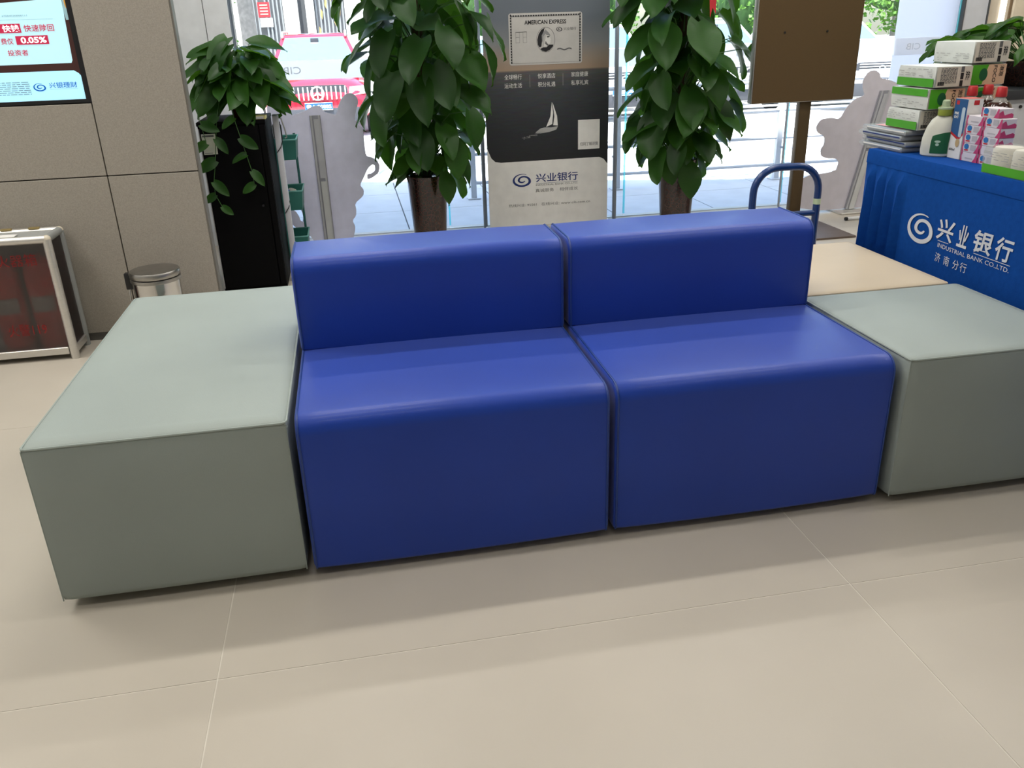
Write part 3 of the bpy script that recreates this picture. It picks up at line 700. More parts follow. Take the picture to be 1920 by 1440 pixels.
B().rect(1.471, 1.4725, .873, .944, f1).rect(1.6745, 1.676, .876, .944, f1).build('rule_line', PALEINK, t)
B().flat([(1.605, .784), (1.612, .72), (1.606, .655), (1.568, .64), (1.595, .70)], f1).flat([(1.609, .782), (1.637, .70), (1.641, .645), (1.612, .648), (1.620, .70)], f1).build('boat_sail', WHITE, t)
B().flat([(1.53, .632), (1.56, .638), (1.60, .636), (1.642, .642), (1.632, .622), (1.59, .61), (1.53, .603), (1.50, .61)], f1).build('boat_hull', PALEINK, t)
wk = B(); random.seed(3)
for i in range(26):
    a = random.uniform(0, 1); x = 1.53-.12*a; z = .607-.032*a+random.uniform(-.006, .006); wk.rect(x, x+random.uniform(.006, .02), z, z+.002, f1)
wk.build('boat_wake', PALEINK, t)
B().rect(1.769, 1.907, .495, .671, f1).build('caption_panel', WHITE, t)
text('lettering', '扫码了解详情', 1.782, 1.896, .516, .538, f2, GREYINK, t)
cd = B().flat(rrect(1.352, 1.793, .998, 1.28, .014), f1).build('card_picture', pm('card_silver', (.50, .485, .46), .45), t)
rb = B()
for x0, x1, z0, z1 in ((1.361, 1.784, 1.262, 1.269), (1.361, 1.368, 1.008, 1.269), (1.777, 1.784, 1.008, 1.269)):
    if x1-x0 > .1:
        k = x0
        while k < x1-.004: rb.rect(k, k+.011, z0, z1, f2); k += .015
    else:
        k = z0
        while k < z1-.004: rb.rect(x0, x1, k, k+.011, f2); k += .015
rb.rect(1.361, 1.784, 1.0075, 1.0085, f2); rb.rect(1.369, 1.776, 1.2605, 1.2612, f2); rb.rect(1.3685, 1.3695, 1.008, 1.262, f2); rb.rect(1.7755, 1.7765, 1.008, 1.262, f2)
rb.build('card_border', INK, cd)
text('lettering', 'AMERICAN EXPRESS', 1.446, 1.696, 1.218, 1.241, f2, INK, cd, .022)
swirl(f2, 1.655, 1.1885, .0185, .0125).build('emblem', INK, cd)
text('lettering', '兴业银行', 1.681, 1.757, 1.181, 1.198, f2, GREYINK, cd)
ch = B()
for x0, x1, z0, z1 in ((1.392, 1.416, 1.120, 1.18), (1.436, 1.459, 1.120, 1.18), (1.392, 1.459, 1.178, 1.18)):
    ch.rect(x0, x1, z1-.0012, z1, f2); ch.rect(x0, x0+.0012, z0, z1, f2); ch.rect(x1-.0012, x1, z0, z1, f2); ch.rect(x0, x1, z0, z0+.0012, f2); ch.rect(x0, x1, (z0+z1)/2, (z0+z1)/2+.0012, f2)
ch.build('card_chip', GREYINK, cd)
ov = ell(1.572, 1.1335, .0555, .0685, 40); oi_ = ell(1.572, 1.1335, .0535, .0665, 40)
B().add([f2(*p) for p in ov]+[f2(*p) for p in oi_], [(i, (i+1) % 40, 40+(i+1) % 40, 40+i) for i in range(40)]).build('medallion_ring', GREYINK, cd)
O = lambda pts: [(1.572+x*.0535, 1.1335+z*.0665) for x, z in pts]
B().flat(O([(-.1, .98), (-.5, .8), (-.8, .45), (-.95, 0), (-.9, -.4), (-.7, -.62), (-.5, -.55), (-.42, -.1), (-.45, .35), (-.2, .72)]), f2).build('plume', INK, cd)
B().flat(O([(-.62, -.75), (-.3, -.62), (.1, -.62), (.35, -.42), (.85, -.42), (.8, -.58), (.45, -.85), (0, -.98), (-.4, -.9)]), f2).build('shoulder', INK, cd)
B().flat(O([(-.2, .72), (-.02, .78), (0, .95), (.05, .78), (.3, .6), (.5, .4), (.52, .3), (.1, .38), (-.05, .5), (-.15, .1), (-.3, -.3), (-.42, -.1), (-.45, .35)]), f2).build('helmet', pm('mid_grey_ink', (.24, .24, .24), .6), cd)
B().flat(O([(.1, .36), (.5, .3), (.5, .18), (.6, -.05), (.52, -.1), (.55, -.2), (.48, -.3), (.42, -.34), (.3, -.38), (.2, -.55), (-.2, -.58), (-.22, -.25), (-.05, .1)]), f2).build('profile', pm('pale_print', (.62, .61, .58), .6), cd)
B().flat(O([(.1, .27), (.48, .3), (.4, .2), (.2, .17)]), f3).build('eye_shadow', INK, cd)
B().flat(O([(-.25, .3), (-.08, .42), (0, .2), (-.1, -.1), (-.28, -.55), (-.36, -.4)]), f3).build('cheek_guard', pm('light_grey_ink', (.42, .41, .40), .6), cd)
B().flat(O([(-.1, -.3), (.0, -.1), (.15, -.3), (.3, -.37), (.22, -.52), (.05, -.42)]), f3).build('jaw_shadow', GREYINK, cd)
rbn = [(1.641+.0875*i/12, 1.079+.004*math.sin(i/12*3*PI)) for i in range(13)]
B().add([f2(u, v-.0035) for u, v in rbn]+[f2(u, v+.0035) for u, v in rbn], [(i, i+1, 14+i, 13+i) for i in range(12)]).build('card_ribbon', GREYINK, cd)

# ------------------------------------------------------------------ brown sign board on a pole, seen from behind
BRZ = pm('bronze_sheet', (.105, .066, .027), .5, .3, noise=(90., .07), stretch=(1, 1, 20)); BRZ2 = pm('bronze_pole', (.085, .055, .024), .45, .4)
t = thing('sign_stand', 'brown metal sign board on a pole seen from behind', 'sign', (2.98, 2.95, 0))
B().box(2.638, 3.262, 2.90, 2.905, .767, 1.62, .001, 1).build('back_sheet', BRZ, t)
B().box(2.634, 3.266, 2.9055, 2.955, .764, 1.625, .004).build('frame', ALU, t)
B().box(2.952, 3.022, 2.93, 2.975, .012, .766, .003).build('pole', BRZ2, t)
for x in (2.80, 3.055): B().cyl((x, 2.8995, 1.135), (x, 2.8965, 1.135), .006, n=12).build('screw_hole', BLACK, t)
B().box(2.80, 3.27, 2.70, 3.12, 0, .012, .002, 1).build('base_plate', pm('brown_plate', (.14, .105, .085), .4, .4), t)

# ------------------------------------------------------------------ platform cart behind the sofas
NB = pm('navy_blue_enamel', (.010, .040, .155), .28, coat=.4)
t = thing('platform_cart', 'blue platform cart whose tube handle rises behind the sofa backs', 'cart', (2.25, 1.75, 0))
p0 = Vector((2.045, 1.60, 0)); p1 = Vector((2.345, 1.60, 0)); zt = .628; rr = .105
pts = [(p0.x, 1.60, .13)]
pts += [(p0.x, 1.60, z) for z in (.3, .45)]
for i in range(9): a = PI-PI/2*i/8; pts.append((p0.x+rr+rr*math.cos(a), 1.60, zt-rr+rr*math.sin(a)))
for i in range(9): a = PI/2-PI/2*i/8; pts.append((p1.x-rr+rr*math.cos(a), 1.60, zt-rr+rr*math.sin(a)))
pts += [(p1.x, 1.60, z) for z in (.45, .3, .13)]
h_ = B().tube(pts, .0155, 14).build('handle', NB, t)
B().cyl((p0.x, 1.60, .425), (p1.x, 1.60, .425), .0125, n=12).build('handle_crossbar', NB, t)
B().cyl((p1.x, 1.60, .463), (p1.x, 1.60, .487), .0162, n=16).build('pale_tape', pm('pale_green_tape', (.55, .66, .42), .5), h_)
B().box(2.0, 2.39, 1.57, 2.2, .105, .132, .012).build('platform', NB, t)
for x in (2.05, 2.34):
    for y in (1.66, 2.12):
        c = B().cyl((x-.014, y, .042), (x+.014, y, .042), .042, n=20).build('caster', BLACK, t)
        B().box(x-.02, x+.02, y-.02, y+.02, .0845, .106).build('caster_fork', GREYMET, c)
# ------------------------------------------------------------------ table with blue cloth
CLB = pm('blue_tablecloth', (.006, .062, .29), .9, noise=(60., .08), bump=(300., .2), spec=.1)
TX0, TX1, TY0, TY1, TZ = 2.292, 2.70, -.45, 1.185, .75
t = thing('display_table', 'folding table under a blue printed cloth at the photo edge', 'table', (2.5, .4, 0))
B().box(TX0+.03, TX1-.02, TY0+.02, TY1-.02, TZ-.035, TZ-.012).build('table_top', WHITEP, t)
for x in (TX0+.08, TX1-.08):
    for y in (TY0+.1, TY1-.1): B().cyl((x, y, 0), (x, y, TZ-.035), .014, n=10).build('table_leg', GREYMET, t)
# cloth: smooth top and a fascia band, pleated skirt below on the long front and the far end
def pleat(s):            # s = distance along the cloth from the far corner; pleats near the corner, soft folds further on
    if s < .25: 
        k = s/.0625; fr = k-math.floor(k); return .055*(fr**1.2)-.008
    return .004*math.sin(s*11)+.003*math.sin(s*23+1)
path = []
N = 120
L1 = TY1-TY0; L2 = TX1-TX0
def cloth_pt(s):
    """front runs from the far corner towards the viewer (s>0); the end runs away from the corner (s<0)"""
    if s > L1: return Vector((TX0+s-L1, TY0)), Vector((0, -1))
    if s >= 0: return Vector((TX0, TY1-s)), Vector((-1, 0))
    return Vector((TX0-s, TY1)), Vector((0, 1))
ss = [-L2+L2*i/40 for i in range(40)]+[L1*i/N for i in range(N+1)]+[L1+L2*i/24 for i in range(1, 25)]
vs = []; cols = [(TZ, 0.), (TZ-.012, .004), (TZ-.05, .005)]
low = [(TZ-.044, .0), (TZ-.058, .12), (TZ-.10, .55), (.5, .85), (.3, .95), (.1, 1.), (.012, 1.05)]
top = B(); m_ = len(ss)
for s in ss:
    p, nn = cloth_pt(s)
    for z, o in cols:
        q = p+nn*o; top.v.append(Vector((q.x, q.y, z)))
for i in range(m_-1):
    for j in range(2): top.f.append((i*3+j, i*3+j+1, i*3+4+j, i*3+3+j))
k = len(top.v); top.v += [Vector((TX0, TY1, TZ)), Vector((TX1, TY1, TZ)), Vector((TX1, TY0, TZ)), Vector((TX0, TY0, TZ))]; top.f.append((k, k+1, k+2, k+3))
clo = top.build('cloth_top', CLB, t, 50)
sk_ = B()
def skirt_off(s, a): return pleat(abs(s))*a+.0035*min(1, a*2)+.002
for s in ss:
    p, nn = cloth_pt(s)
    for z, a in low:
        q = p+nn*skirt_off(s, a); sk_.v.append(Vector((q.x, q.y, z)))
nl = len(low)
for i in range(m_-1):
    for j in range(nl-1): sk_.f.append((i*nl+j, i*nl+j+1, (i+1)*nl+j+1, (i+1)*nl+j))
skt = sk_.build('cloth_skirt', CLB, t, 60)
def on_skirt(s, z):
    a = 0
    for (z0, a0), (z1, a1) in zip(low, low[1:]):
        if z1 <= z <= z0: a = a0+(a1-a0)*(z0-z)/(z0-z1)
    p, nn = cloth_pt(s); q = p+nn*(skirt_off(s, a)+.0028)
    return Vector((q.x, q.y, z))
YS = lambda y: TY1-y
CWH = pm('white_cloth_print', (.62, .65, .70), .8)
swirl(on_skirt, YS(.815), .527, .066, .051).build('emblem', CWH, skt)
for c_, a, b in (('兴', .735, .642), ('业', .622, .572), ('银', .547, .468), ('行', .452, .378)):
    text('lettering', c_, YS(a), YS(b), .512, .584, on_skirt, CWH, skt, .02, .1)
B().rect(YS(.722), YS(.377), .5065, .5085, on_skirt).build('rule_line', CWH, skt)
text('lettering', 'INDUSTRIAL BANK CO.,LTD.', YS(.718), YS(.378), .484, .5, on_skirt, CWH, skt)
for c_, a in (('济', .722), ('南', .672), ('分', .622), ('行', .585)):
    text('lettering', c_, YS(a), YS(a-.030), .437, .468, on_skirt, CWH, skt)

# ------------------------------------------------------------------ goods on the table
TISS = pm('white_tissue_pack', (.66, .68, .64), .45, bump=(60., .2)); TBACK = pm('cream_tissue_back', (.66, .62, .52), .5)
def crumple(x0, x1, y0, y1, z0, z1, seed, amp=.003, n=6):
    """soft bagged brick: subdivided box with pinched vertical edges and small wrinkles"""
    random.seed(seed); bm = bmesh.new(); bmesh.ops.create_cube(bm, size=1)
    bmesh.ops.subdivide_edges(bm, edges=bm.edges[:], cuts=n, use_grid_fill=True)
    vs = []; bm.verts.index_update()
    for v in bm.verts:
        u = v.co*2
        q = Vector(((1-.035*abs(u.z)**3)*u.x, (1-.03*abs(u.z)**3)*u.y, (1-.05*max(abs(u.x), abs(u.y))**4)*u.z if u.z > -.98 else u.z))
        q += Vector((random.uniform(-1, 1)/(x1-x0), random.uniform(-1, 1)/(y1-y0), (random.uniform(-1, 1) if abs(u.z) < .98 else 0)/(z1-z0)))*amp*.7
        vs.append(((x0+x1)/2+q.x*(x1-x0)/2, (y0+y1)/2+q.y*(y1-y0)/2, (z0+z1)/2+q.z*(z1-z0)/2))
    fs = [[v.index for v in f.verts] for f in bm.faces]; bm.free()
    return B().add(vs, fs)
def tissue(x0, y0, z0, label, face, seed, green_low=True, h=.071, wx=.145, wy=.215):
    x1, y1, z1 = x0+wx, y0+wy, z0+h
    t = thing('tissue_pack', label, 'tissue pack', ((x0+x1)/2, (y0+y1)/2, z0), 'packs of tissues on the table')
    crumple(x0+.003, x1-.003, y0+.003, y1-.003, z0+.001, z1-.001, seed, .0012).build('wrapper', TISS, t, 40)
    fx = lambda d: (lambda u, v: Vector((x0-d, u, v)))       # face towards the sofas
    fy = lambda d: (lambda u, v: Vector((u, y0-d, v)))       # face towards the viewer
    if green_low is None: pass
    elif green_low: B().rect(y0+.006, y1-.006, z0+.003, z0+h*.42, fx(.0006)).build('green_band', GREEN, t)
    else: B().rect(y0+.006, y1-.006, z0+h*.62, z1-.003, fx(.0006)).build('green_band', GREEN, t)
    gp = B(); random.seed(seed)
    zz0 = z0+h*(.52 if green_low else .12)
    for r in range(4):
        z = zz0+r*h*.1; y = y0+.02
        while y < y1-.03:
            w_ = random.uniform(.006, .03)
            if random.random() < .6: gp.rect(y, y+w_, z, z+.002, fx(.0008))
            y += w_+.01
    gp.build('fine_print', PALEINK, t)['kind'] = 'stuff'
    W = x1-x0
    if face == 'back':
        B().rect(x0+.006, x1-.006, z0+.004, z1-.004, fy(.0006)).build('back_print', TBACK, t)
        gp = B()
        for r in range(12):
            z = z1-.010-r*.0042; x = x0+.02
            while x < x0+W*.55:
                w_ = random.uniform(.003, .012); gp.rect(x, min(x+w_, x0+W*.56), z, z+.0024, fy(.0012)); x += w_+.0025
        gp.build('fine_print', GREYINK, t)['kind'] = 'stuff'
        bc = B(); random.seed(seed+2)
        for i in range(12): bc.rect(x0+.012+i*.002, x0+.0132+i*.002+(.0006 if i % 3 else 0), z0+.008, z0+.02, fy(.0014))
        bc.build('bar_code', INK, t)['kind'] = 'stuff'
        for i, (a, b) in enumerate(((.05, .32), (.37, .66), (.70, .95))):
            B().rect(x0+W*.66, x0+W*.74, z0+h*a, z0+h*b, fy(.0013)).build('bold_mark', INK if i < 2 else GREYINK, t)
        text('lettering', '泡泡', x0+W*.79, x0+W*.90, z0+h*.3, z0+h*.75, fy(.0013), INK, t, .02)
    else:
        B().rect(x0+.006, x1-.006, z0+.004, z1-.004, fy(.0006)).build('front_print', PEACH, t)
        B().flat([(x0+.006, z0+.004), (x0+W*.36, z0+.004), (x0+W*.42, z0+h*.6), (x0+W*.48, z1-.004), (x0+.006, z1-.004)], fy(.0009)).build('green_panel', GREEN, t)
        B().flat(ell(x0+W*.36, z0+h*.5, .016, .021), fy(.0013)).build('green_seal', DKGREEN, t)
        def tr(u, v): return fy(.0013)(x0+W*.62+v, z1-.008-u)
        text('lettering', 'FOCO', 0, .055, 0, .013, tr, INK, t, .012)
        text('lettering', '泡泡', 0, .035, .024, .040, tr, INK, t, .012)
def flat_pack(k):
    z0 = .7505+k*.0195; dx = (.0, .006, -.003, .004)[k]; dy = (.0, -.01, .008, -.004)[k]
    nm = ('bottom', 'second lowest', 'second highest', 'topmost')[k]
    t = thing('film_wrapped_pack', 'flat grey pack in clear film, %s of the pile under the tissues' % nm, 'pack', (2.41, 1.16, z0), 'flat packs on the table corner')
    x0, x1, y0, y1 = 2.322+dx, 2.50+dx, 1.035+dy, 1.275+dy
    crumple(x0, x1, y0, y1, z0+.001, z0+.0165, 40+k, .001, 5).build('contents', pm('grey_pack', (.30, .31, .33), .6), t)
    crumple(x0-.003, x1+.003, y0-.003, y1+.025, z0+.0002, z0+.0188, 50+k, .0012, 6).build('film', FILM, t)
    B().rect(y0+.004, y1-.004, z0+.010, z0+.0145, lambda u, v: Vector((x0-.0035, u, v))).build('pack_stripe', (WHITE, NAVY, NAVY, WHITE)[k], t)
    if k == 3: B().rect(x0+.02, x1-.04, y0+.05, y1-.02, lambda u, v: Vector((u, v, z0+.0192))).build('red_print_sheet', pm('pinkish_print', (.60, .30, .30), .6), t)
for k in range(4): flat_pack(k)
tissue(2.345, 1.00, .829, 'tissue pack lying on the flat grey packs', 'back', 1, True, .070, .14, .19)
tissue(2.352, .975, .900, 'tissue pack with its green band on top, second of its stack', 'front', 2, False)
tissue(2.362, .968, .972, 'tissue pack on top of the stack over the flat grey packs', 'back', 3, True)
for k in range(5):
    tissue(2.515+.003*(k % 2), 1.0-.004*(k % 3), .7505+k*.0735, ('tissue pack at the bottom of the rear stack', 'tissue pack second from the bottom of the rear stack', 'tissue pack in the middle of the rear stack', 'tissue pack with dark green seal just below the highest pack', 'highest tissue pack of all, on the rear stack')[k], 'front' if k != 4 else 'back', 10+k, True if k != 4 else None, .073)

# white detergent bottle
bx, by = 2.386, .94
t = thing('detergent_bottle', 'white detergent bottle with green neck and green label', 'bottle', (bx, by, .75))
rotb = Matrix.Translation((bx, by, .75)) @ Matrix.Rotation(math.radians(-52), 4, 'Z')
prof = [(.040, 0), (.047, .004), (.049, .02), (.0485, .06), (.044, .095), (.034, .122), (.022, .134), (.019, .137)]
vsb = B(rotb)
n = 28
for r, z in prof:
    sh_ = -.008*max(0, (z-.06)/.077)*0+.0
    for i in range(n):
        a = 2*PI*i/n; c_, s_ = math.cos(a), math.sin(a)
        e = (abs(c_)**2.6+abs(s_)**2.6)**(-1/2.6)
        dent = .006*math.exp(-((z-.09)/.02)**2)*max(0, -s_)**2*max(0, 1-abs(c_+.25)*2)
        vsb.v.append(Vector((r*c_*e+.012*max(0, (z-.05)/.09), (r*.58)*s_*e+dent, z)))
for k in range(len(prof)-1): vsb.f += [(k*n+i, k*n+(i+1) % n, (k+1)*n+(i+1) % n, (k+1)*n+i) for i in range(n)]
vsb.f += [tuple(range(n-1, -1, -1)), tuple(range((len(prof)-1)*n, len(prof)*n))]
bd = vsb.build('bottle_body', pm('ivory_plastic', (.66, .66, .57), .35), t)
B(rotb).lathe([(.0215, .136), (.0225, .139), (.0225, .155), (.0215, .157)], (.0125, 0, 0), 20).build('neck_collar', pm('olive_green_plastic', (.25, .30, .04), .35), t)
B(rotb).lathe([(.0235, .157), (.0235, .163), (.013, .165), (.0125, .183), (.009, .187)], (.0125, 0, 0), 20).build('cap', pm('pale_green_plastic', (.38, .46, .30), .3), t)
def on_bottle(u, v):
    a = -PI/2+u/.03; c_, s_ = math.cos(a), math.sin(a); e = (abs(c_)**2.6+abs(s_)**2.6)**(-1/2.6)
    r = .0495 if v < .06 else .0495-(v-.06)*.14
    return rotb @ Vector((r*c_*e+.012*max(0, (v-.05)/.09), (r*.58)*s_*e-.0012, v))
gl = B(); G_ = 8
for i in range(G_+1):
    for j in range(5):
        u = -.006+.036*i/G_; v = .012+(.058+.014*math.sin(PI*.5*i/G_))*j/4
        gl.v.append(on_bottle(u, v))
for i in range(G_):
    for j in range(4): gl.f.append((i*5+j, i*5+5+j, i*5+6+j, i*5+1+j))
gl.build('green_label', DKGREEN, bd)
B().flat([on_bottle(*p) for p in ell(.007, .05, .007, .004, 12)], lambda *a: Vector(a)).v and None
lm = B(); lm.add([on_bottle(*p)+Vector((-.0008, -.0008, 0)) for p in ell(.007, .052, .006, .004, 12)], [tuple(range(12))]); lm.add([on_bottle(*p)+Vector((-.0008, -.0008, 0)) for p in ell(.007, .042, .0035, .005, 12)], [tuple(range(12))])
lm.build('label_mark', pm('pale_green_ink', (.45, .60, .48), .5), bd)['kind'] = 'stuff'

# tall blue and white carton
t = thing('flask_carton', 'tall blue and white carton with a picture of a slim flask', 'carton', (2.44, .868, .75))
bx0_, bx1_, by0_, by1_, bz1 = 2.402, 2.459, .834, .896, .945
B().box(bx0_, bx1_, by0_, by1_, .7502, bz1, .001, 1).build('carton_body', WHITE, t)
fx = lambda d: (lambda u, v: Vector((bx0_-d, u, v))); fy = lambda d: (lambda u, v: Vector((u, by0_-d, v)))
B().flat([(by1_, .83), (by1_, bz1-.0015), (by0_, bz1-.0015), (by0_, .83), ((by0_+by1_)/2-.012, .812)], fx(.0006)).build('blue_panel', pm('carton_blue', (.015, .085, .24), .5), t)
B().flat([(by1_, .83), (by1_, .838), ((by0_+by1_)/2-.012, .82), (by0_, .838), (by0_, .83), ((by0_+by1_)/2-.012, .811)], fx(.001)).build('red_chevron', RED, t)
B().flat(rrect(by0_+.006, by0_+.022, .822, .918, .006), fx(.0014)).build('flask_picture', pm('flask_print', (.45, .55, .62), .5), t)
B().rect(by1_-.022, by1_-.008, .925, .938, fx(.0012)).build('brand_mark', RED, t); B().rect(bx0_+.022, bx0_+.042, .925, .94, fy(.0006)).build('brand_mark', RED, t)
fxr = lambda d: (lambda u, v: Vector((bx0_-d, by1_-u, v)))
text('lettering', 'PINK', .006, .028, .893, .902, fxr(.0014), WHITE, t, .03); text('lettering', 'OHT', .006, .028, .881, .890, fxr(.0014), WHITE, t, .03)
text('lettering', '600ml', .006, .034, .776, .784, fxr(.0008), INK, t, .01)
B().flat(ell(by0_+.02, .803, .010, .014, 20), fx(.0012)).build('tan_seal', pm('tan_ink', (.50, .36, .18), .5), t)
B().rect(bx0_, bx1_, by0_, by1_, lambda u, v: Vector((u, v, bz1+.0006))).build('red_top', pm('coral_print', (.60, .15, .13), .5), t)

# boxed soaps, two columns
SOAPW = pm('soap_white', (.66, .62, .66), .5)
sx_, sw, sl, shh = 2.402, .052, .079, .0292
words = ('lowest', 'second', 'third', 'fourth', 'topmost')
def soap(y0, z0, label, alt, dx=0., right=False):
    x0 = sx_+dx; x1 = x0+sw; y1 = y0+sl; z1 = z0+shh-.0008
    t = thing('soap_box', label, 'soap box', ((x0+x1)/2, (y0+y1)/2, z0), 'pink and white soap boxes stacked on the table')
    B().box(x0, x1, y0, y1, z0, z1, .0008, 1).build('carton_body', SOAPW, t)
    fx = lambda d: (lambda u, v: Vector((x0-d, y1-u, v))); fy = lambda d: (lambda u, v: Vector((u, y0-d, v)))
    B().flat([(0, z0), (.008, z0), (.004, z0+shh*.5), (.009, z1), (0, z1)], fx(.0005)).build('pink_end', PINK, t)
    B().flat([(sl-.022, z0), (sl, z0), (sl, z1), (sl-.006, z1), (sl-.012, z0+shh*.45)], fx(.0005)).build('pink_end', PINK, t)
    if alt:
        B().flat(ell(.021, z0+shh*.62, .011, .009, 18), fx(.0009)).build('blue_badge', pm('badge_blue', (.02, .16, .42), .5), t)
        B().rect(.012, .031, z0+shh*.15, z0+shh*.30, fx(.0009)).build('badge_band', RED, t)
        B().rect(.040, .064, z0+shh*.25, z0+shh*.85, fx(.0009)).build('grey_text_block', pm('lilac_grey_ink', (.44, .42, .46), .6), t)
    else: B().rect(.022, .058, z0+shh*.28, z0+shh*.42, fx(.0009)).build('grey_text_block', pm('lilac_grey_ink', (.44, .42, .46)), t)
    B().flat([(x0, z0), (x1, z0), (x1, z0+shh*.35), (x1-.008, z0+shh*.5), (x0+.02, z0+shh*.3), (x0+.012, z0+shh*.8), (x0, z0+shh*.55)], fy(.0005)).build('pink_end', PINK, t)
for k in range(5):
    soap(.748, .7503+k*shh, 'soap box in the stack nearer the flask carton, %s' % (words[k]+' of five' if k else 'lowest of five'), k % 4 != 0)
    soap(.666, .7503+k*shh, 'soap box in the stack nearer the photo edge, %s of five' % words[k], k % 2 == 0, .002)
soap(.690, .7503+5*shh, 'soap box lying across both soap stacks at the very top', True, .004)

# dark liquid bottles with red caps
LIQ = pm('dark_amber_liquid', (.045, .012, .006), .12, trans=.35, coat=.5); CLP = pm('clear_bottle_plastic', (.62, .60, .55), .12, trans=.55)
for k, (x, y) in enumerate(((2.487, .932), (2.563, .952), (2.530, .846))):
    t = thing('red_capped_bottle', ('dark amber bottle with red cap nearest the tissue packs', 'dark amber bottle with red cap between two like it', 'dark amber bottle with red cap at the outer end')[k], 'bottle', (x, y, .75), 'dark bottles with red caps')
    g_ = (1., 1., 1.15)[k]
    B().lathe([(.033, 0), (.037, .004), (.038, .05), (.038, .135), (.036, .155), (.030, .172), (.024, .180)], (x, y, .7503), 28, g_, g_).build('bottle_body', LIQ, t)
    B().lathe([(.0245, .1795), (.018, .189), (.014, .194), (.014, .198)], (x, y, .7503), 24).build('bottle_shoulder', CLP, t)
    B().lathe([(.0165, .196), (.0175, .199), (.0155, .224), (.013, .2275)], (x, y, .7503), 24).build('cap', pm('red_cap_plastic', (.50, .025, .03), .35), t)
    B().add([(x-.0387*g_*math.sin(a), y-.0387*g_*math.cos(a), z) for z in (.775, .86) for a in [.2+1.2*i/10 for i in range(11)]], [(i, i+1, 12+i, 11+i) for i in range(10)]).build('red_label', RED, t)

# toilet roll pack at the table edge
t = thing('toilet_roll_pack', 'film pack of white toilet rolls with green base at the table edge', 'tissue pack', (2.35, .43, .75))
x0, x1, y0, y1, z0, z1 = 2.302, 2.395, .25, .60, .7503, .832
for j in range(4):
    y = y0+.045+j*.085
    B().lathe([(.038, 0), (.043, .004), (.043, .070), (.038, .078), (.015, .0785)], (2.3485, y, z0+.001), 24, 1.02, 1.).build('toilet_roll', pm('toilet_paper', (.70, .66, .58), .9), t)
crumple(x0, x1, y0, y1, z0, z1+.002, 77, .002, 10).build('film', FILM, t)
B().rect(y0+.006, y1-.006, z0+.002, z0+.028, lambda u, v: Vector((x0-.0022, u, v))).build('green_band', GREEN, t)
gp = B(); random.seed(9)
for r in range(5):
    z = z0+.036+r*.007; y = y0+.02
    while y < y1-.03:
        w_ = random.uniform(.006, .03)
        if random.random() < .6: gp.rect(y, y+w_, z, z+.002, lambda u, v: Vector((x0-.002, u, v)))
        y += w_+.01
gp.build('fine_print', PALEINK, t)['kind'] = 'stuff'

# ------------------------------------------------------------------ plants
def leaf_mesh(name, wid, fold, droop, wave, mat, seed):
    random.seed(seed); vs = []; fs = []; T_ = [0, .06, .16, .3, .46, .62, .78, .91, 1.]
    for i, tt in enumerate(T_):
        hw = wid*(max(tt, .0)+.03)**.42*max(0, 1-tt)**.72*1.32
        back = -.09*math.exp(-tt*14)
        for c in (-1, -.55, 0, .55, 1):
            x = hw*c; y = tt+(back*abs(c) if tt < .3 else 0)
            z = fold*abs(x)-droop*tt*tt+wave*math.sin(6.5*tt+c*1.7)*abs(c)
            vs.append((x, y, z))
    for i in range(len(T_)-1):
        for j in range(4): fs.append((i*5+j, i*5+j+1, i*5+6+j, i*5+5+j))
    me = bpy.data.meshes.new(name); me.from_pydata(vs, [], fs); me.materials.append(mat); me.shade_smooth()
    return me
def leaf_matrix(base, d, up, L, roll=0.):
    d = Vector(d).normalized(); up = Vector(up); x = d.cross(up).normalized(); z = x.cross(d).normalized()
    M = Matrix((x, d, z)).transposed().to_4x4()
    return Matrix.Translation(base) @ M @ Matrix.Rotation(roll, 4, 'Y') @ Matrix.Diagonal((L, L, L, 1))
POT = mixmat('crackle_glaze', lambda n: crackle(n)) if False else None
def crackle(n):
    tc = n.nodes.new('ShaderNodeTexCoord'); vo = n.nodes.new('ShaderNodeTexVoronoi'); vo.feature = 'DISTANCE_TO_EDGE'; vo.inputs['Scale'].default_value = 46
    n.links.new(tc.outputs['Object'], vo.inputs['Vector'])
    r = n.nodes.new('ShaderNodeValToRGB'); r.color_ramp.elements[0].position = .02; r.color_ramp.elements[1].position = .09
    r.color_ramp.elements[0].color = (.06, .020, .014, 1); r.color_ramp.elements[1].color = (.020, .006, .005, 1)
    n.links.new(vo.outputs['Distance'], r.inputs[0])
    p = n.nodes.new('ShaderNodeBsdfPrincipled'); p.inputs['Roughness'].default_value = .22; p.inputs['Coat Weight'].default_value = .5
    n.links.new(r.outputs[0], p.inputs['Base Color']); return p.outputs[0]
POT = mixmat('crackle_glaze', crackle)
SOIL = pm('dark_soil', (.02, .014, .01), .95); COIR = pm('coir_pole', (.06, .035, .018), .95, bump=(120., .6)); STEM = pm('green_stem', (.05, .13, .03), .5)
BIGL = [leaf_mesh('leaf', .52, .28, .16, .03, LEAF, 1), leaf_mesh('leaf', .47, .38, .28, .04, LEAF, 2), leaf_mesh('leaf', .56, .18, .10, .05, LEAF, 3)]
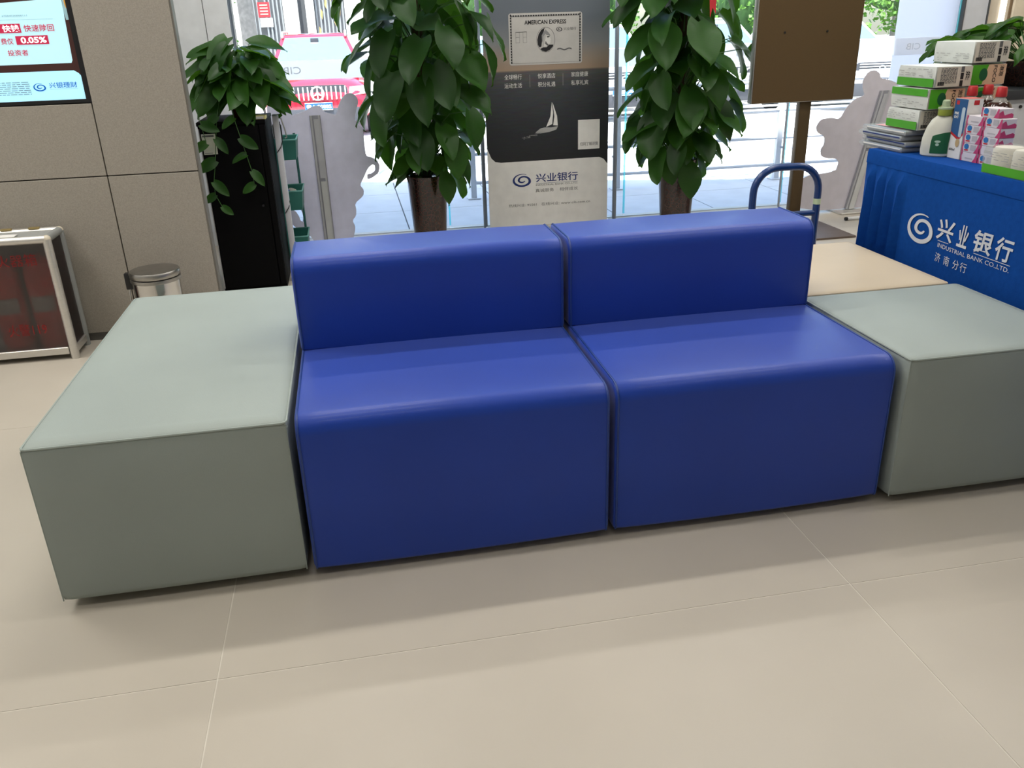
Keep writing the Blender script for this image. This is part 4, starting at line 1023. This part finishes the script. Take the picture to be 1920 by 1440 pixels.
def big_plant(x, y, label, seed, nleaf, red=False):
    t = thing('potted_plant', label, 'potted plant', (x, y, 0))
    B().lathe([(.082, 0), (.088, .01), (.093, .1), (.106, .3), (.112, .42), (.117, .452), (.110, .455), (.104, .44)], (x, y, 0), 36).build('pot', POT, t)
    B().lathe([(.001, .43), (.103, .43), (.103, .435), (.001, .436)], (x, y, 0), 24).build('soil', SOIL, t)
    B().cyl((x, y, .43), (x, y, 1.46), .03, n=12).build('moss_pole', COIR, t)
    if red:
        B().flat([(x-.0, 1.42), (x+.045, 1.42), (x+.04, 1.24), (x+.022, 1.27), (x+.008, 1.22)], lambda u, v: Vector((u, y-.34+.1*(v-1.25), v))).build('red_ribbon', RED, t)
    random.seed(seed); st = B()
    for k in range(nleaf):
        f = (k+.5)/nleaf; z = .47+1.12*f+random.uniform(-.04, .04)
        a = k*2.39996+random.uniform(-.35, .35)
        R_ = .41*(.58+.5*math.sin(PI*.5*min(1, f*1.7)))
        inner = random.random() < .35
        R_ *= random.uniform(.45, .7) if inner else random.uniform(.85, 1.12)
        L = random.uniform(.19, .275)*(1.0 if f > .2 else .8)
        pitch = math.radians(random.uniform(22, 76)-16*f)
        out = Vector((math.cos(a), math.sin(a), 0))
        d = out*math.cos(pitch)+Vector((0, 0, -math.sin(pitch)))+Vector((-math.sin(a), math.cos(a), 0))*random.uniform(-.45, .45)
        rb_ = max(.05, R_-L*math.cos(pitch))
        base = Vector((x, y, z))+out*rb_
        tip = base+d.normalized()*L
        if max(tip.x, base.x) > 2.58 and min(tip.y, base.y) < 3.0: continue
        if max(tip.y, base.y) > 3.34 and (1.12 < tip.x < 2.04 or 1.12 < base.x < 2.04): continue
        inst('leaf', random.choice(BIGL), t, leaf_matrix(base, d, (out.x*.6, out.y*.6, 1), L, random.uniform(-.35, .35)))
        s0 = Vector((x, y, max(.45, z-.16)))+out*.028
        mid = s0*.45+base*.55+Vector((0, 0, .05))
        st.tube([s0, mid, base], [.0042, .0035, .0025], 5)
    st.build('stems', STEM, t)['kind'] = 'stuff'
big_plant(.79, 3.10, 'tall climbing plant in a dark red pot, beside the grey standee', 21, 135)
big_plant(2.30, 3.13, 'tall climbing plant in a dark red pot with red ribbon, beside the brown sign', 34, 165, True)

SML = [leaf_mesh('leaf', .46, .25, .20, .03, LEAF2, 5), leaf_mesh('leaf', .42, .35, .30, .03, LEAF2, 6)]
px, py, pz = -.125, 2.78, CH
t = thing('potted_pothos', 'trailing pothos in a red-brown pot on the black cabinet', 'potted plant', (px, py, pz))
B().lathe([(.045, 0), (.05, .006), (.058, .07), (.066, .128), (.068, .135), (.062, .136)], (px, py, pz+.0005), 28).build('pot', pm('red_brown_glaze', (.13, .018, .012), .22, coat=.5), t)
B().lathe([(.001, .122), (.06, .122), (.06, .126), (.001, .127)], (px, py, pz), 20).build('soil', SOIL, t)
random.seed(12); st = B()
for k in range(100):
    a = k*2.39996+random.uniform(-.3, .3); f = (k+.5)/100
    el = math.radians(-42+118*f*random.uniform(.85, 1.1))
    R_ = random.uniform(.5, 1.)
    L = random.uniform(.14, .205)
    out = Vector((math.cos(a), math.sin(a), 0))
    base = Vector((px, py, pz+.17))+Vector((out.x*.165*R_*math.cos(el), out.y*.14*R_*math.cos(el), .18*math.sin(el)*R_+.02))
    if base.y > 2.9: base.y = 2.9
    pt = math.radians(random.uniform(-5, 50)); d = out*math.cos(pt)+Vector((0, 0, -math.sin(pt)))+Vector((-math.sin(a), math.cos(a), 0))*random.uniform(-.6, .6)
    inst('leaf', random.choice(SML), t, leaf_matrix(base, d, (0, -.25, 1), L, random.uniform(-.5, .5)))
    s0 = Vector((px, py, pz+.12)); st.tube([s0, s0*.5+base*.5+Vector((0, 0, .03)), base], [.0025, .002, .0015], 5)
# trailing vines over the cabinet front
vy = CY0-.03
for vine in ([(-.20, vy+.1, .97), (-.225, vy+.02, .86), (-.245, vy, .76), (-.262, vy, .66), (-.285, vy, .56), (-.288, vy, .50), (-.265, vy, .44)],
             [(-.16, vy+.1, .95), (-.15, vy+.02, .85), (-.13, vy, .76), (-.115, vy, .68), (-.10, vy, .60), (-.098, vy, .54)],
             [(-.27, vy+.1, 1.0), (-.315, vy+.02, .93), (-.30, vy+.0, .83), (-.29, vy, .74)],
             [(-.02, vy+.15, .96), (.03, vy+.2, .92), (.055, vy+.2, .865), (.06, vy+.2, .84)]):
    st.tube(vine, .0018, 5)
    for i in range(1, len(vine)):
        p = Vector(vine[i]); sg = -1 if i % 2 else 1
        small = vine[0][0] > -.05
        d = Vector((sg*random.uniform(.5, 1), -.25, -random.uniform(.25, .8)))
        inst('leaf', random.choice(SML), t, leaf_matrix(p, d, (0, -1, .55), random.uniform(.035, .05) if small else random.uniform(.075, .105)*(1 if i < 5 else .7), random.uniform(-.3, .3)))
st.build('stems', STEM, t)['kind'] = 'stuff'

# right hand plant on its own grey cabinet behind the table
t = thing('side_cabinet', 'pale grey cabinet with black top behind the table goods', 'cabinet', (3.95, 2.35, 0))
B().box(3.60, 4.35, 2.12, 2.58, .02, .80, .003).build('body', pm('pale_grey_steel', (.52, .54, .58), .45), t)
B().box(3.58, 4.37, 2.10, 2.60, .80, .845, .004).build('top_board', pm('charcoal_board', (.03, .033, .04), .5), t)
B().box(3.60, 4.35, 2.14, 2.56, 0, .02).build('plinth', BLACK, t)
dd = B().box(3.625, 3.97, 2.112, 2.119, .04, .78, .002, 1).build('door', MATS['pale_grey_steel'], t)
dd2 = B().box(3.98, 4.325, 2.112, 2.119, .04, .78, .002, 1).build('door', MATS['pale_grey_steel'], t)
B().cyl((3.70, 2.112, .765), (3.70, 2.106, .765), .008, n=12).build('lock', BLACK, dd)
B().cyl((4.05, 2.112, .765), (4.05, 2.106, .765), .008, n=12).build('lock', BLACK, dd2)
px, py, pz = 3.90, 2.36, .8452
t = thing('potted_bush', 'broad leafy green plant in a dark red pot on the pale grey cabinet', 'potted plant', (px, py, pz))
B().lathe([(.10, 0), (.11, .008), (.135, .09), (.145, .12), (.138, .122)], (px, py, pz), 28).build('pot', MATS['crackle_glaze'], t)
B().lathe([(.001, .112), (.136, .112), (.136, .115), (.001, .116)], (px, py, pz), 20).build('soil', SOIL, t)
RL = [leaf_mesh('leaf', .34, .3, .25, .06, LEAF2, 15), leaf_mesh('leaf', .30, .4, .35, .07, LEAF2, 16)]
random.seed(31); st = B()
for k in range(90):
    a = k*2.39996+random.uniform(-.3, .3); R_ = random.uniform(.25, 1.)
    out = Vector((math.cos(a), math.sin(a), 0)); L = random.uniform(.15, .23)
    zz = pz+.10+.21*math.sqrt(max(0, 1-R_*R_*.8))*random.uniform(.6, 1.1)
    base = Vector((px+out.x*.40*R_, py+out.y*.28*R_, zz))
    pt = math.radians(random.uniform(-25, 30)); d = out*math.cos(pt)+Vector((0, 0, -math.sin(pt)))+Vector((-math.sin(a), math.cos(a), 0))*random.uniform(-.6, .6)
    inst('leaf', random.choice(RL), t, leaf_matrix(base, d, (0, -.2, 1), L, random.uniform(-.5, .5)))
    s0 = Vector((px, py, pz+.11)); st.tube([s0, s0*.5+base*.5+Vector((0, 0, .02)), base], [.003, .0025, .002], 5)
st.build('stems', STEM, t)['kind'] = 'stuff'
# ------------------------------------------------------------------ railing outside
t = thing('railing', 'pale steel railing outside the glass', 'railing', (4.0, 4.8, -.02))
RS = pm('pale_painted_steel', (.55, .57, .60), .4)
ry = lambda x: 4.80
for x in (1.29, 2.45, 3.82, 4.95, 6.3, 7.8):
    p = B().box(x-.022, x+.022, ry(x)-.022, ry(x)+.022, -.02, 1.0, .003, 1).build('post', RS, t)
    B().box(x-.05, x+.05, ry(x)-.05, ry(x)+.05, -.02, -.01, .002, 1).build('base_flange', RS, p)
for z in (.10, .315, .53, .745):
    B().cyl((1.31, 4.80, z), (8.4, 4.80, z), .013, n=10).build('rail', RS, t)
B().cyl((1.27, 4.80, 1.0), (8.4, 4.80, 1.0), .022, n=12).build('handrail', RS, t)
t = thing('far_railing', 'thin second railing beyond the first at the steps', 'railing', (4.0, 6.3, -.02))
for x in (.6, 2.0, 3.4, 4.8, 6.2, 7.6):
    B().box(x-.018, x+.018, 6.28, 6.32, -.02, .98).build('post', RS, t)
for z in (.16, .42, .68):
    B().cyl((.6, 6.30, z), (9, 6.30, z), .010, n=8).build('rail', RS, t)
B().cyl((.6, 6.30, .98), (9, 6.30, .98), .018, n=8).build('handrail', RS, t)

# ------------------------------------------------------------------ parked cars
GZ = -.40
WIND = pm('car_glass', (.10, .17, .21), .08, coat=1., spec=.8); TYRE = pm('tyre_rubber', (.02, .02, .02), .9); DKTRIM = pm('dark_car_trim', (.05, .052, .06), .5)
LAMPG = pm('headlamp', (.60, .63, .66), .1, coat=1.)
def car(x, y, col, plate, label, suv=True, platecol=(.02, .13, .38), slat_v=True, emblem='star', yaw=0.):
    t = thing('car', label, 'car', (x, y+2.2, GZ), 'parked cars')
    X = Matrix.Translation((x, y, GZ)) @ Matrix.Rotation(yaw, 4, 'Z')
    k = 1. if suv else .93
    paint = pm('car_paint_'+('%02x%02x%02x' % tuple(int(c*255) for c in col)), col, .25, coat=1., noise=(2., .02))
    def loft(secs, name, m, n=20, pw=3.2):
        b = B(X); 
        for yy, w_, zb, zt in secs:
            for i in range(n):
                a = 2*PI*i/n; c_, s_ = math.cos(a), math.sin(a)
                e = (abs(c_)**pw+abs(s_)**pw)**(-1/pw)
                tw_ = 1-.10*max(0, s_*e)
                b.v.append(Vector((w_*c_*e*tw_, yy, (zb+zt)/2+(zt-zb)/2*s_*e)))
        for q in range(len(secs)-1): b.f += [(q*n+i, q*n+(i+1) % n, (q+1)*n+(i+1) % n, (q+1)*n+i) for i in range(n)]
        b.f += [tuple(range(n)), tuple(range((len(secs)-1)*n, len(secs)*n))]
        return b.build(name, m, t, 40)
    loft([(0, .70, .30*k, .72*k), (.05, .80, .24*k, .80*k), (.22, .87, .20, .90*k), (.6, .90, .19, .96*k), (1.15, .905, .19, 1.02*k), (2.6, .91, .19, 1.05*k), (3.9, .90, .22, 1.06*k), (4.25, .86, .3, 1.0*k), (4.4, .76, .38, .9*k)], 'body', paint)
    zt = 1.60 if suv else 1.46
    zb = 1.0*k
    bot = [(-.80, 1.02), (.80, 1.02), (.82, 4.15), (-.82, 4.15)]; top = [(-.56, 1.82), (.56, 1.82), (.56, 3.75), (-.56, 3.75)]
    cb = B(X); cb.v = [Vector((a, b, zb)) for a, b in bot]+[Vector((a, b, zt-.035)) for a, b in top]+[Vector((a*.86, b+(.10 if b < 2 else -.1), zt)) for a, b in top]
    cb.f = [(0,1,5,4),(1,2,6,5),(2,3,7,6),(3,0,4,7),(4,5,9,8),(5,6,10,9),(6,7,11,10),(7,4,8,11),(8,9,10,11)]
    cab = cb.build('cabin', paint, t, 30)
    def on(q0, q1, q2, q3, ins, off):
        c = [Vector((*bot[i], zb)) if j == 0 else Vector((*top[i], zt-.035)) for i, j in (q0, q1, q2, q3)]
        m_ = sum(c, Vector())/4; n_ = (c[1]-c[0]).cross(c[3]-c[0]).normalized()
        if n_.dot(m_-Vector((0, 2.6, 1.3))) < 0: n_ = -n_
        return [m_+(p-m_)*ins+n_*off for p in c]
    B(X).add(on((0, 0), (1, 0), (1, 1), (0, 1), .90, .008), [(0,1,2,3)]).build('windscreen', WIND, t)
    for i, j in ((1, 2), (3, 0)): B(X).add(on((i, 0), (j, 0), (j, 1), (i, 1), .84, .008), [(0,1,2,3)]).build('side_window', WIND, t)
    B(X).box(-.07, .07, 1.66, 1.70, zt-.16, zt-.07, .01).build('rear_view_mirror', DKTRIM, cab)
    if suv:
        B(X).box(-.46, .46, 2.0, 3.3, zt-.004, zt+.006, .004, 1).build('roof_glass', WIND, cab)
        for s in (-1, 1): B(X).tube([(s*.545, 1.75, zt-.045), (s*.55, 1.95, zt+.035), (s*.55, 3.5, zt+.035), (s*.545, 3.8, zt-.04)], .02, 8).build('roof_rail', ALU, t)
    for s in (-1, 1):
        B(X).box(s*.98-.11, s*.98+.11, 1.14, 1.26, zb+.02, zb+.17, .05, 3).build('side_mirror', paint, t)
        B(X).add([(s*.50, .035, .62*k), (s*.80, .16, .66*k), (s*.81, .17, .78*k), (s*.52, .055, .76*k)], [(0,1,2,3)] if s > 0 else [(3,2,1,0)]).xf
        hl = B(X); hl.add([(s*.50, -.012, .66*k), (s*.80, .055, .68*k), (s*.835, .16, .80*k), (s*.52, .03, .79*k), (s*.50, .06, .66*k), (s*.80, .15, .68*k), (s*.81, .22, .80*k), (s*.52, .1, .79*k)], [(0,1,2,3),(7,6,5,4),(0,4,5,1),(1,5,6,2),(2,6,7,3),(3,7,4,0)])
        hl.build('headlamp', LAMPG, t)
        for yy in (.78, 3.55):
            wh = B(X).cyl((s*.78, yy, .33), (s*.925, yy, .33), .33, n=28).build('tyre', TYRE, t)
            B(X).cyl((s*.80, yy, .33), (s*.93, yy, .33), .21, n=20).build('wheel_rim', ALU, wh)
    gz0, gz1, gw = (.59, .83, .48) if suv else (.48, .70, .46)
    pz_ = .455 if suv else .36
    gr = B(X); gr.slab(rrect(-gw, gw, gz0, gz1, .07), lambda u, v: Vector((u, -.016+.10*abs(u/.8)**3, v)), lambda u, v: Vector((u, .05, v))).build('grille', DKTRIM, t)
    gobj = t.children[-1] if False else None
    ge = pm('grille_bar', (.74, .75, .76), .25, .3)
    if slat_v:
        for i in range(13):
            u = -gw+.035+i*(2*gw-.07)/12
            B(X).box(u-.011, u+.011, -.034, -.014, gz0+.02, gz1-.02, .003, 1).build('grille_bar', ge, t)
    else:
        for i in range(5):
            z = gz0+.03+i*(gz1-gz0-.06)/4; B(X).box(-gw+.04, gw-.04, -.034, -.014, z-.008, z+.008, .003, 1).build('grille_bar', ge, t)
    ez = (gz0+gz1)/2; er = .10 if emblem == 'star' else .06
    B(X).tube([(er*math.cos(2*PI*i/28), -.042, ez+er*math.sin(2*PI*i/28)) for i in range(28)], .011, 8, True).build('emblem_ring', CHROME if emblem != 'star' else WHITEP, t)
    if emblem == 'star':
        st_ = []
        for i in range(3):
            a = PI/2+i*2*PI/3; st_ += [(er*.98*math.cos(a), ez+er*.98*math.sin(a)), (er*.2*math.cos(a+PI/3), ez+er*.2*math.sin(a+PI/3))]
        B(X).slab(st_, lambda u, v: Vector((u, -.05, v)), lambda u, v: Vector((u, -.038, v))).build('emblem_star', WHITEP, t)
    B(X).box(-.66, .66, -.005, .06, .25*k, pz_+.03, .02).build('lower_grille', DKTRIM, t)
    pl = B(X).box(-.22, .22, -.034, -.022, pz_, pz_+.11, .004, 1).build('number_plate', pm('plate_%d' % int(platecol[2]*100), platecol, .4), t)
    fp = lambda u, v: X @ Vector((u, -.036, v))
    text('lettering', plate, -.20, .20, pz_+.017, pz_+.093, fp, WHITE, pl, .02)
    B(X).tube([(-.22, -.036, pz_), (.22, -.036, pz_), (.22, -.036, pz_+.11), (-.22, -.036, pz_+.11)], .006, 6, True).build('plate_frame', WHITEP, pl)
    return t
car(-.06, 12.9, (.42, .012, .03), '鲁A·5088S', 'red sport utility car with slatted grille behind the grey standee')
car(2.62, 13.3, (.78, .79, .80), '鲁A', 'white car parked next to the red one', False, slat_v=False, emblem='ring')
car(5.15, 13.0, (.80, .80, .80), '鲁A', 'white car behind the banner edge and ribboned plant', True, slat_v=False, emblem='ring')
car(7.55, 13.2, (.76, .77, .79), '鲁A', 'white slatted-grille car beside the brown sign board', True, emblem='star')
car(9.95, 12.9, (.80, .80, .79), '鲁F·769', 'white car behind the pale standee at the right end of the window', True, platecol=(.03, .035, .06), slat_v=False, emblem='ring')

# ------------------------------------------------------------------ building across the car park
by = 27.0
t = thing('shop_building', 'pale shop building with dark windows across the car park', 'building', (-2, by, GZ))
BW = pm('sunlit_render', (.60, .585, .55), .8); BG = pm('shop_glass', (.10, .105, .115), .15, coat=.6); CURT = pm('grey_curtain', (.26, .27, .28), .8)
B().box(-16, 3.2, by+.4, by+6, GZ, 9).build('wall', pm('shop_back', (.22, .22, .22), .8), t)
B().box(-16, 3.2, by-.1, by+.45, GZ, .25).build('wall_plinth', BW, t)
for x0, x1 in ((-16, -9.2), (-4.2, -2.28), (-1.22, -.78), (-.55, -.3), (.62, 1.45), (2.95, 3.2)):
    B().box(x0, x1, by-.15, by+.45, .25, 8).build('column', BW, t)
B().box(-16, 3.2, by-.15, by+.45, 4.2, 9).build('wall_fascia', BW, t)
for x0, x1, cur in ((-9.2, -4.2, 1), (-2.28, -1.22, 1), (-.78, -.55, 0), (-.3, .62, 2), (1.45, 2.95, 0)):
    wi = B().box(x0, x1, by+.2, by+.25, .25, 4.2).build('window', BG, t)
    if cur:
        n_ = int((x1-x0)/.11)
        for i in range(min(n_, 24)):
            x = x0+(x1-x0)*(i+.5)/min(n_, 24)
            if cur == 1 and i % 3 == 0 and x < x0+(x1-x0)*.45: continue
            B().box(x-.025, x+.025, by+.16, by+.19, .35, 4.1).build('curtain_fold' if cur == 1 else 'glazing_bar', CURT, wi)
for i, (x, z) in enumerate(((-.1, 1.7), (.05, 2.0), (.3, 1.5), (.45, 1.8), (-.2, 1.2), (.2, 2.2))):
    B().flat([(x-.03, z), (x+.02, z-.12), (x+.05, z+.1), (x, z+.2)], lambda u, v: Vector((u, by+.155, v))).build('window_decal', pm('ochre_decal', (.42, .30, .12), .6), t)
t2 = thing('shop_notice', 'red notice poster over a white sheet on the far shop window', 'poster', (-1.7, by, 1.2))
fz_ = lambda d: (lambda u, v: Vector((u, by+.14-d, v)))
B().box(-1.98, -1.63, by+.141, by+.15, 1.70, 2.12).build('red_sheet', pm('poster_red', (.45, .03, .04), .6), t2)
B().box(-1.95, -1.58, by+.141, by+.15, 1.42, 1.68).build('white_sheet', WHITE, t2)
for i in range(4): B().rect(-1.92, -1.69, 1.77+i*.085, 1.80+i*.085, fz_(0)).build('poster_text_line', pm('poster_cream', (.70, .55, .40), .6), t2)
t3 = thing('shop_sign', 'narrow upright sign with black lettering on the far wall', 'sign', (1.28, by, 1.4))
B().box(1.12, 1.38, by-.20, by-.152, 1.3, 3.2, .01).build('sign_panel', WHITE, t3)
for i in range(3): B().flat([(1.17, 1.75+i*.22), (1.22, 1.75+i*.22), (1.33, 1.9+i*.22), (1.28, 1.9+i*.22)], lambda u, v: Vector((u, by-.203, v))).build('sign_stroke', INK, t3)
B().flat(ell(1.25, 1.62, .07, .08, 16), lambda u, v: Vector((u, by-.203, v))).build('sign_stroke', INK, t3)

# ------------------------------------------------------------------ trees and bushes beyond the cars
BARK = pm('grey_bark', (.20, .185, .165), .9, noise=(9., .2), bump=(25., .6))
def bush(x, y, z0, rx, ry_, rz, n, label, name='bush', cat='bush', trunk=None, sz=.11, seed=0, grp='bushes beyond the car park'):
    t = thing(name, label, cat, (x, y, GZ), grp)
    random.seed(seed); b = B()
    for k in range(n):
        a = random.uniform(0, 2*PI); c_ = random.uniform(-1, 1); s_ = math.sqrt(1-c_*c_); r = random.uniform(.72, 1.03)*(1+.12*math.sin(5*a+seed)+.1*math.sin(7*c_+seed))
        p = Vector((x+rx*r*s_*math.cos(a), y+ry_*r*s_*math.sin(a), z0+rz*r*c_))
        d = Vector((random.uniform(-1, 1), random.uniform(-1, 1), random.uniform(-.8, .6))).normalized(); u = d.orthogonal().normalized()*sz*.42; L = sz*random.uniform(.8, 1.4)
        b.add([p, p+d*L*.5+u, p+d*L, p+d*L*.5-u], [(0,1,2,3)])
    b.build('foliage', LEAF3, t)['kind'] = 'stuff'
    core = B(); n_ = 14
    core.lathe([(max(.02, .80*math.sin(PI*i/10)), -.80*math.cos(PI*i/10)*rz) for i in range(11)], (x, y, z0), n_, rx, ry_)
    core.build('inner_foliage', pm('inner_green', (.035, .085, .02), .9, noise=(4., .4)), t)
    if trunk:
        B().tube([(trunk, y, GZ), (trunk+.03, y, 1.2), (trunk-.05, y, z0)], [.24, .2, .16], 12).build('trunk', BARK, t)
    else: B().cyl((x, y, GZ), (x, y, z0), .06, n=8).build('stem', BARK, t)
bush(-2.3, 22.5, 6.0, 2.2, 2.0, 2.4, 900, 'grey trunk tree in front of the far shop window', 'tree', 'tree', trunk=-1.92, seed=1, grp='trees beyond the car park')
bush(-2.72, 24.6, .55, .38, .4, .7, 500, 'small clipped yellow-green bush beside the grey tree trunk', sz=.09, seed=2)
bush(-2.62, 25.7, 2.45, .3, .3, .35, 200, 'little leafy tuft above the clipped bush', 'bush', 'bush', sz=.09, seed=22)
for i, (x, y, z, rx, rz) in enumerate(((4.9, 24.2, 1.8, 1.9, 2.2), (8.2, 27.6, 1.9, 2.2, 2.3), (11.6, 24.2, 1.7, 2.2, 2.1), (15.4, 27.6, 1.8, 2.4, 2.2), (19.5, 24.2, 1.9, 2.5, 2.3), (24.0, 27.6, 2.0, 2.6, 2.4))):
    bush(x, y, z, rx, 1.3, rz, 2600, ('leafy green bush behind the first white car', 'leafy green bush behind the banner', 'leafy green bush behind the ribboned plant', 'leafy green bush beside the brown sign top', 'leafy green bush above the rightmost white car', 'leafy green bush at the right end of the window')[i], seed=10+i, sz=.16)
for i, (x, y, z, rx, rz) in enumerate(((7.6, 33, 4.0, 3.4, 3.4), (15.4, 33, 4.2, 3.6, 3.6), (23.5, 33, 4.2, 3.7, 3.6))):
    bush(x, y, z, rx, 2., rz, 2200, ('tall tree crown behind the bushes near the banner', 'tall tree crown behind the bushes near the sign', 'tall tree crown behind the bushes near the window end')[i], 'tree', 'tree', trunk=x, seed=30+i, sz=.22, grp='trees beyond the car park')
t = thing('boundary_wall', 'low pale wall behind the parked cars', 'wall', (10, 22.4, GZ))
B().box(2.6, 30, 22.3, 22.5, GZ, .55, .02).build('wall_body', BW, t)
B().box(2.5, 30.1, 22.25, 22.55, .55, .62, .02).build('wall_coping', pm('coping_stone', (.48, .47, .45), .8), t)
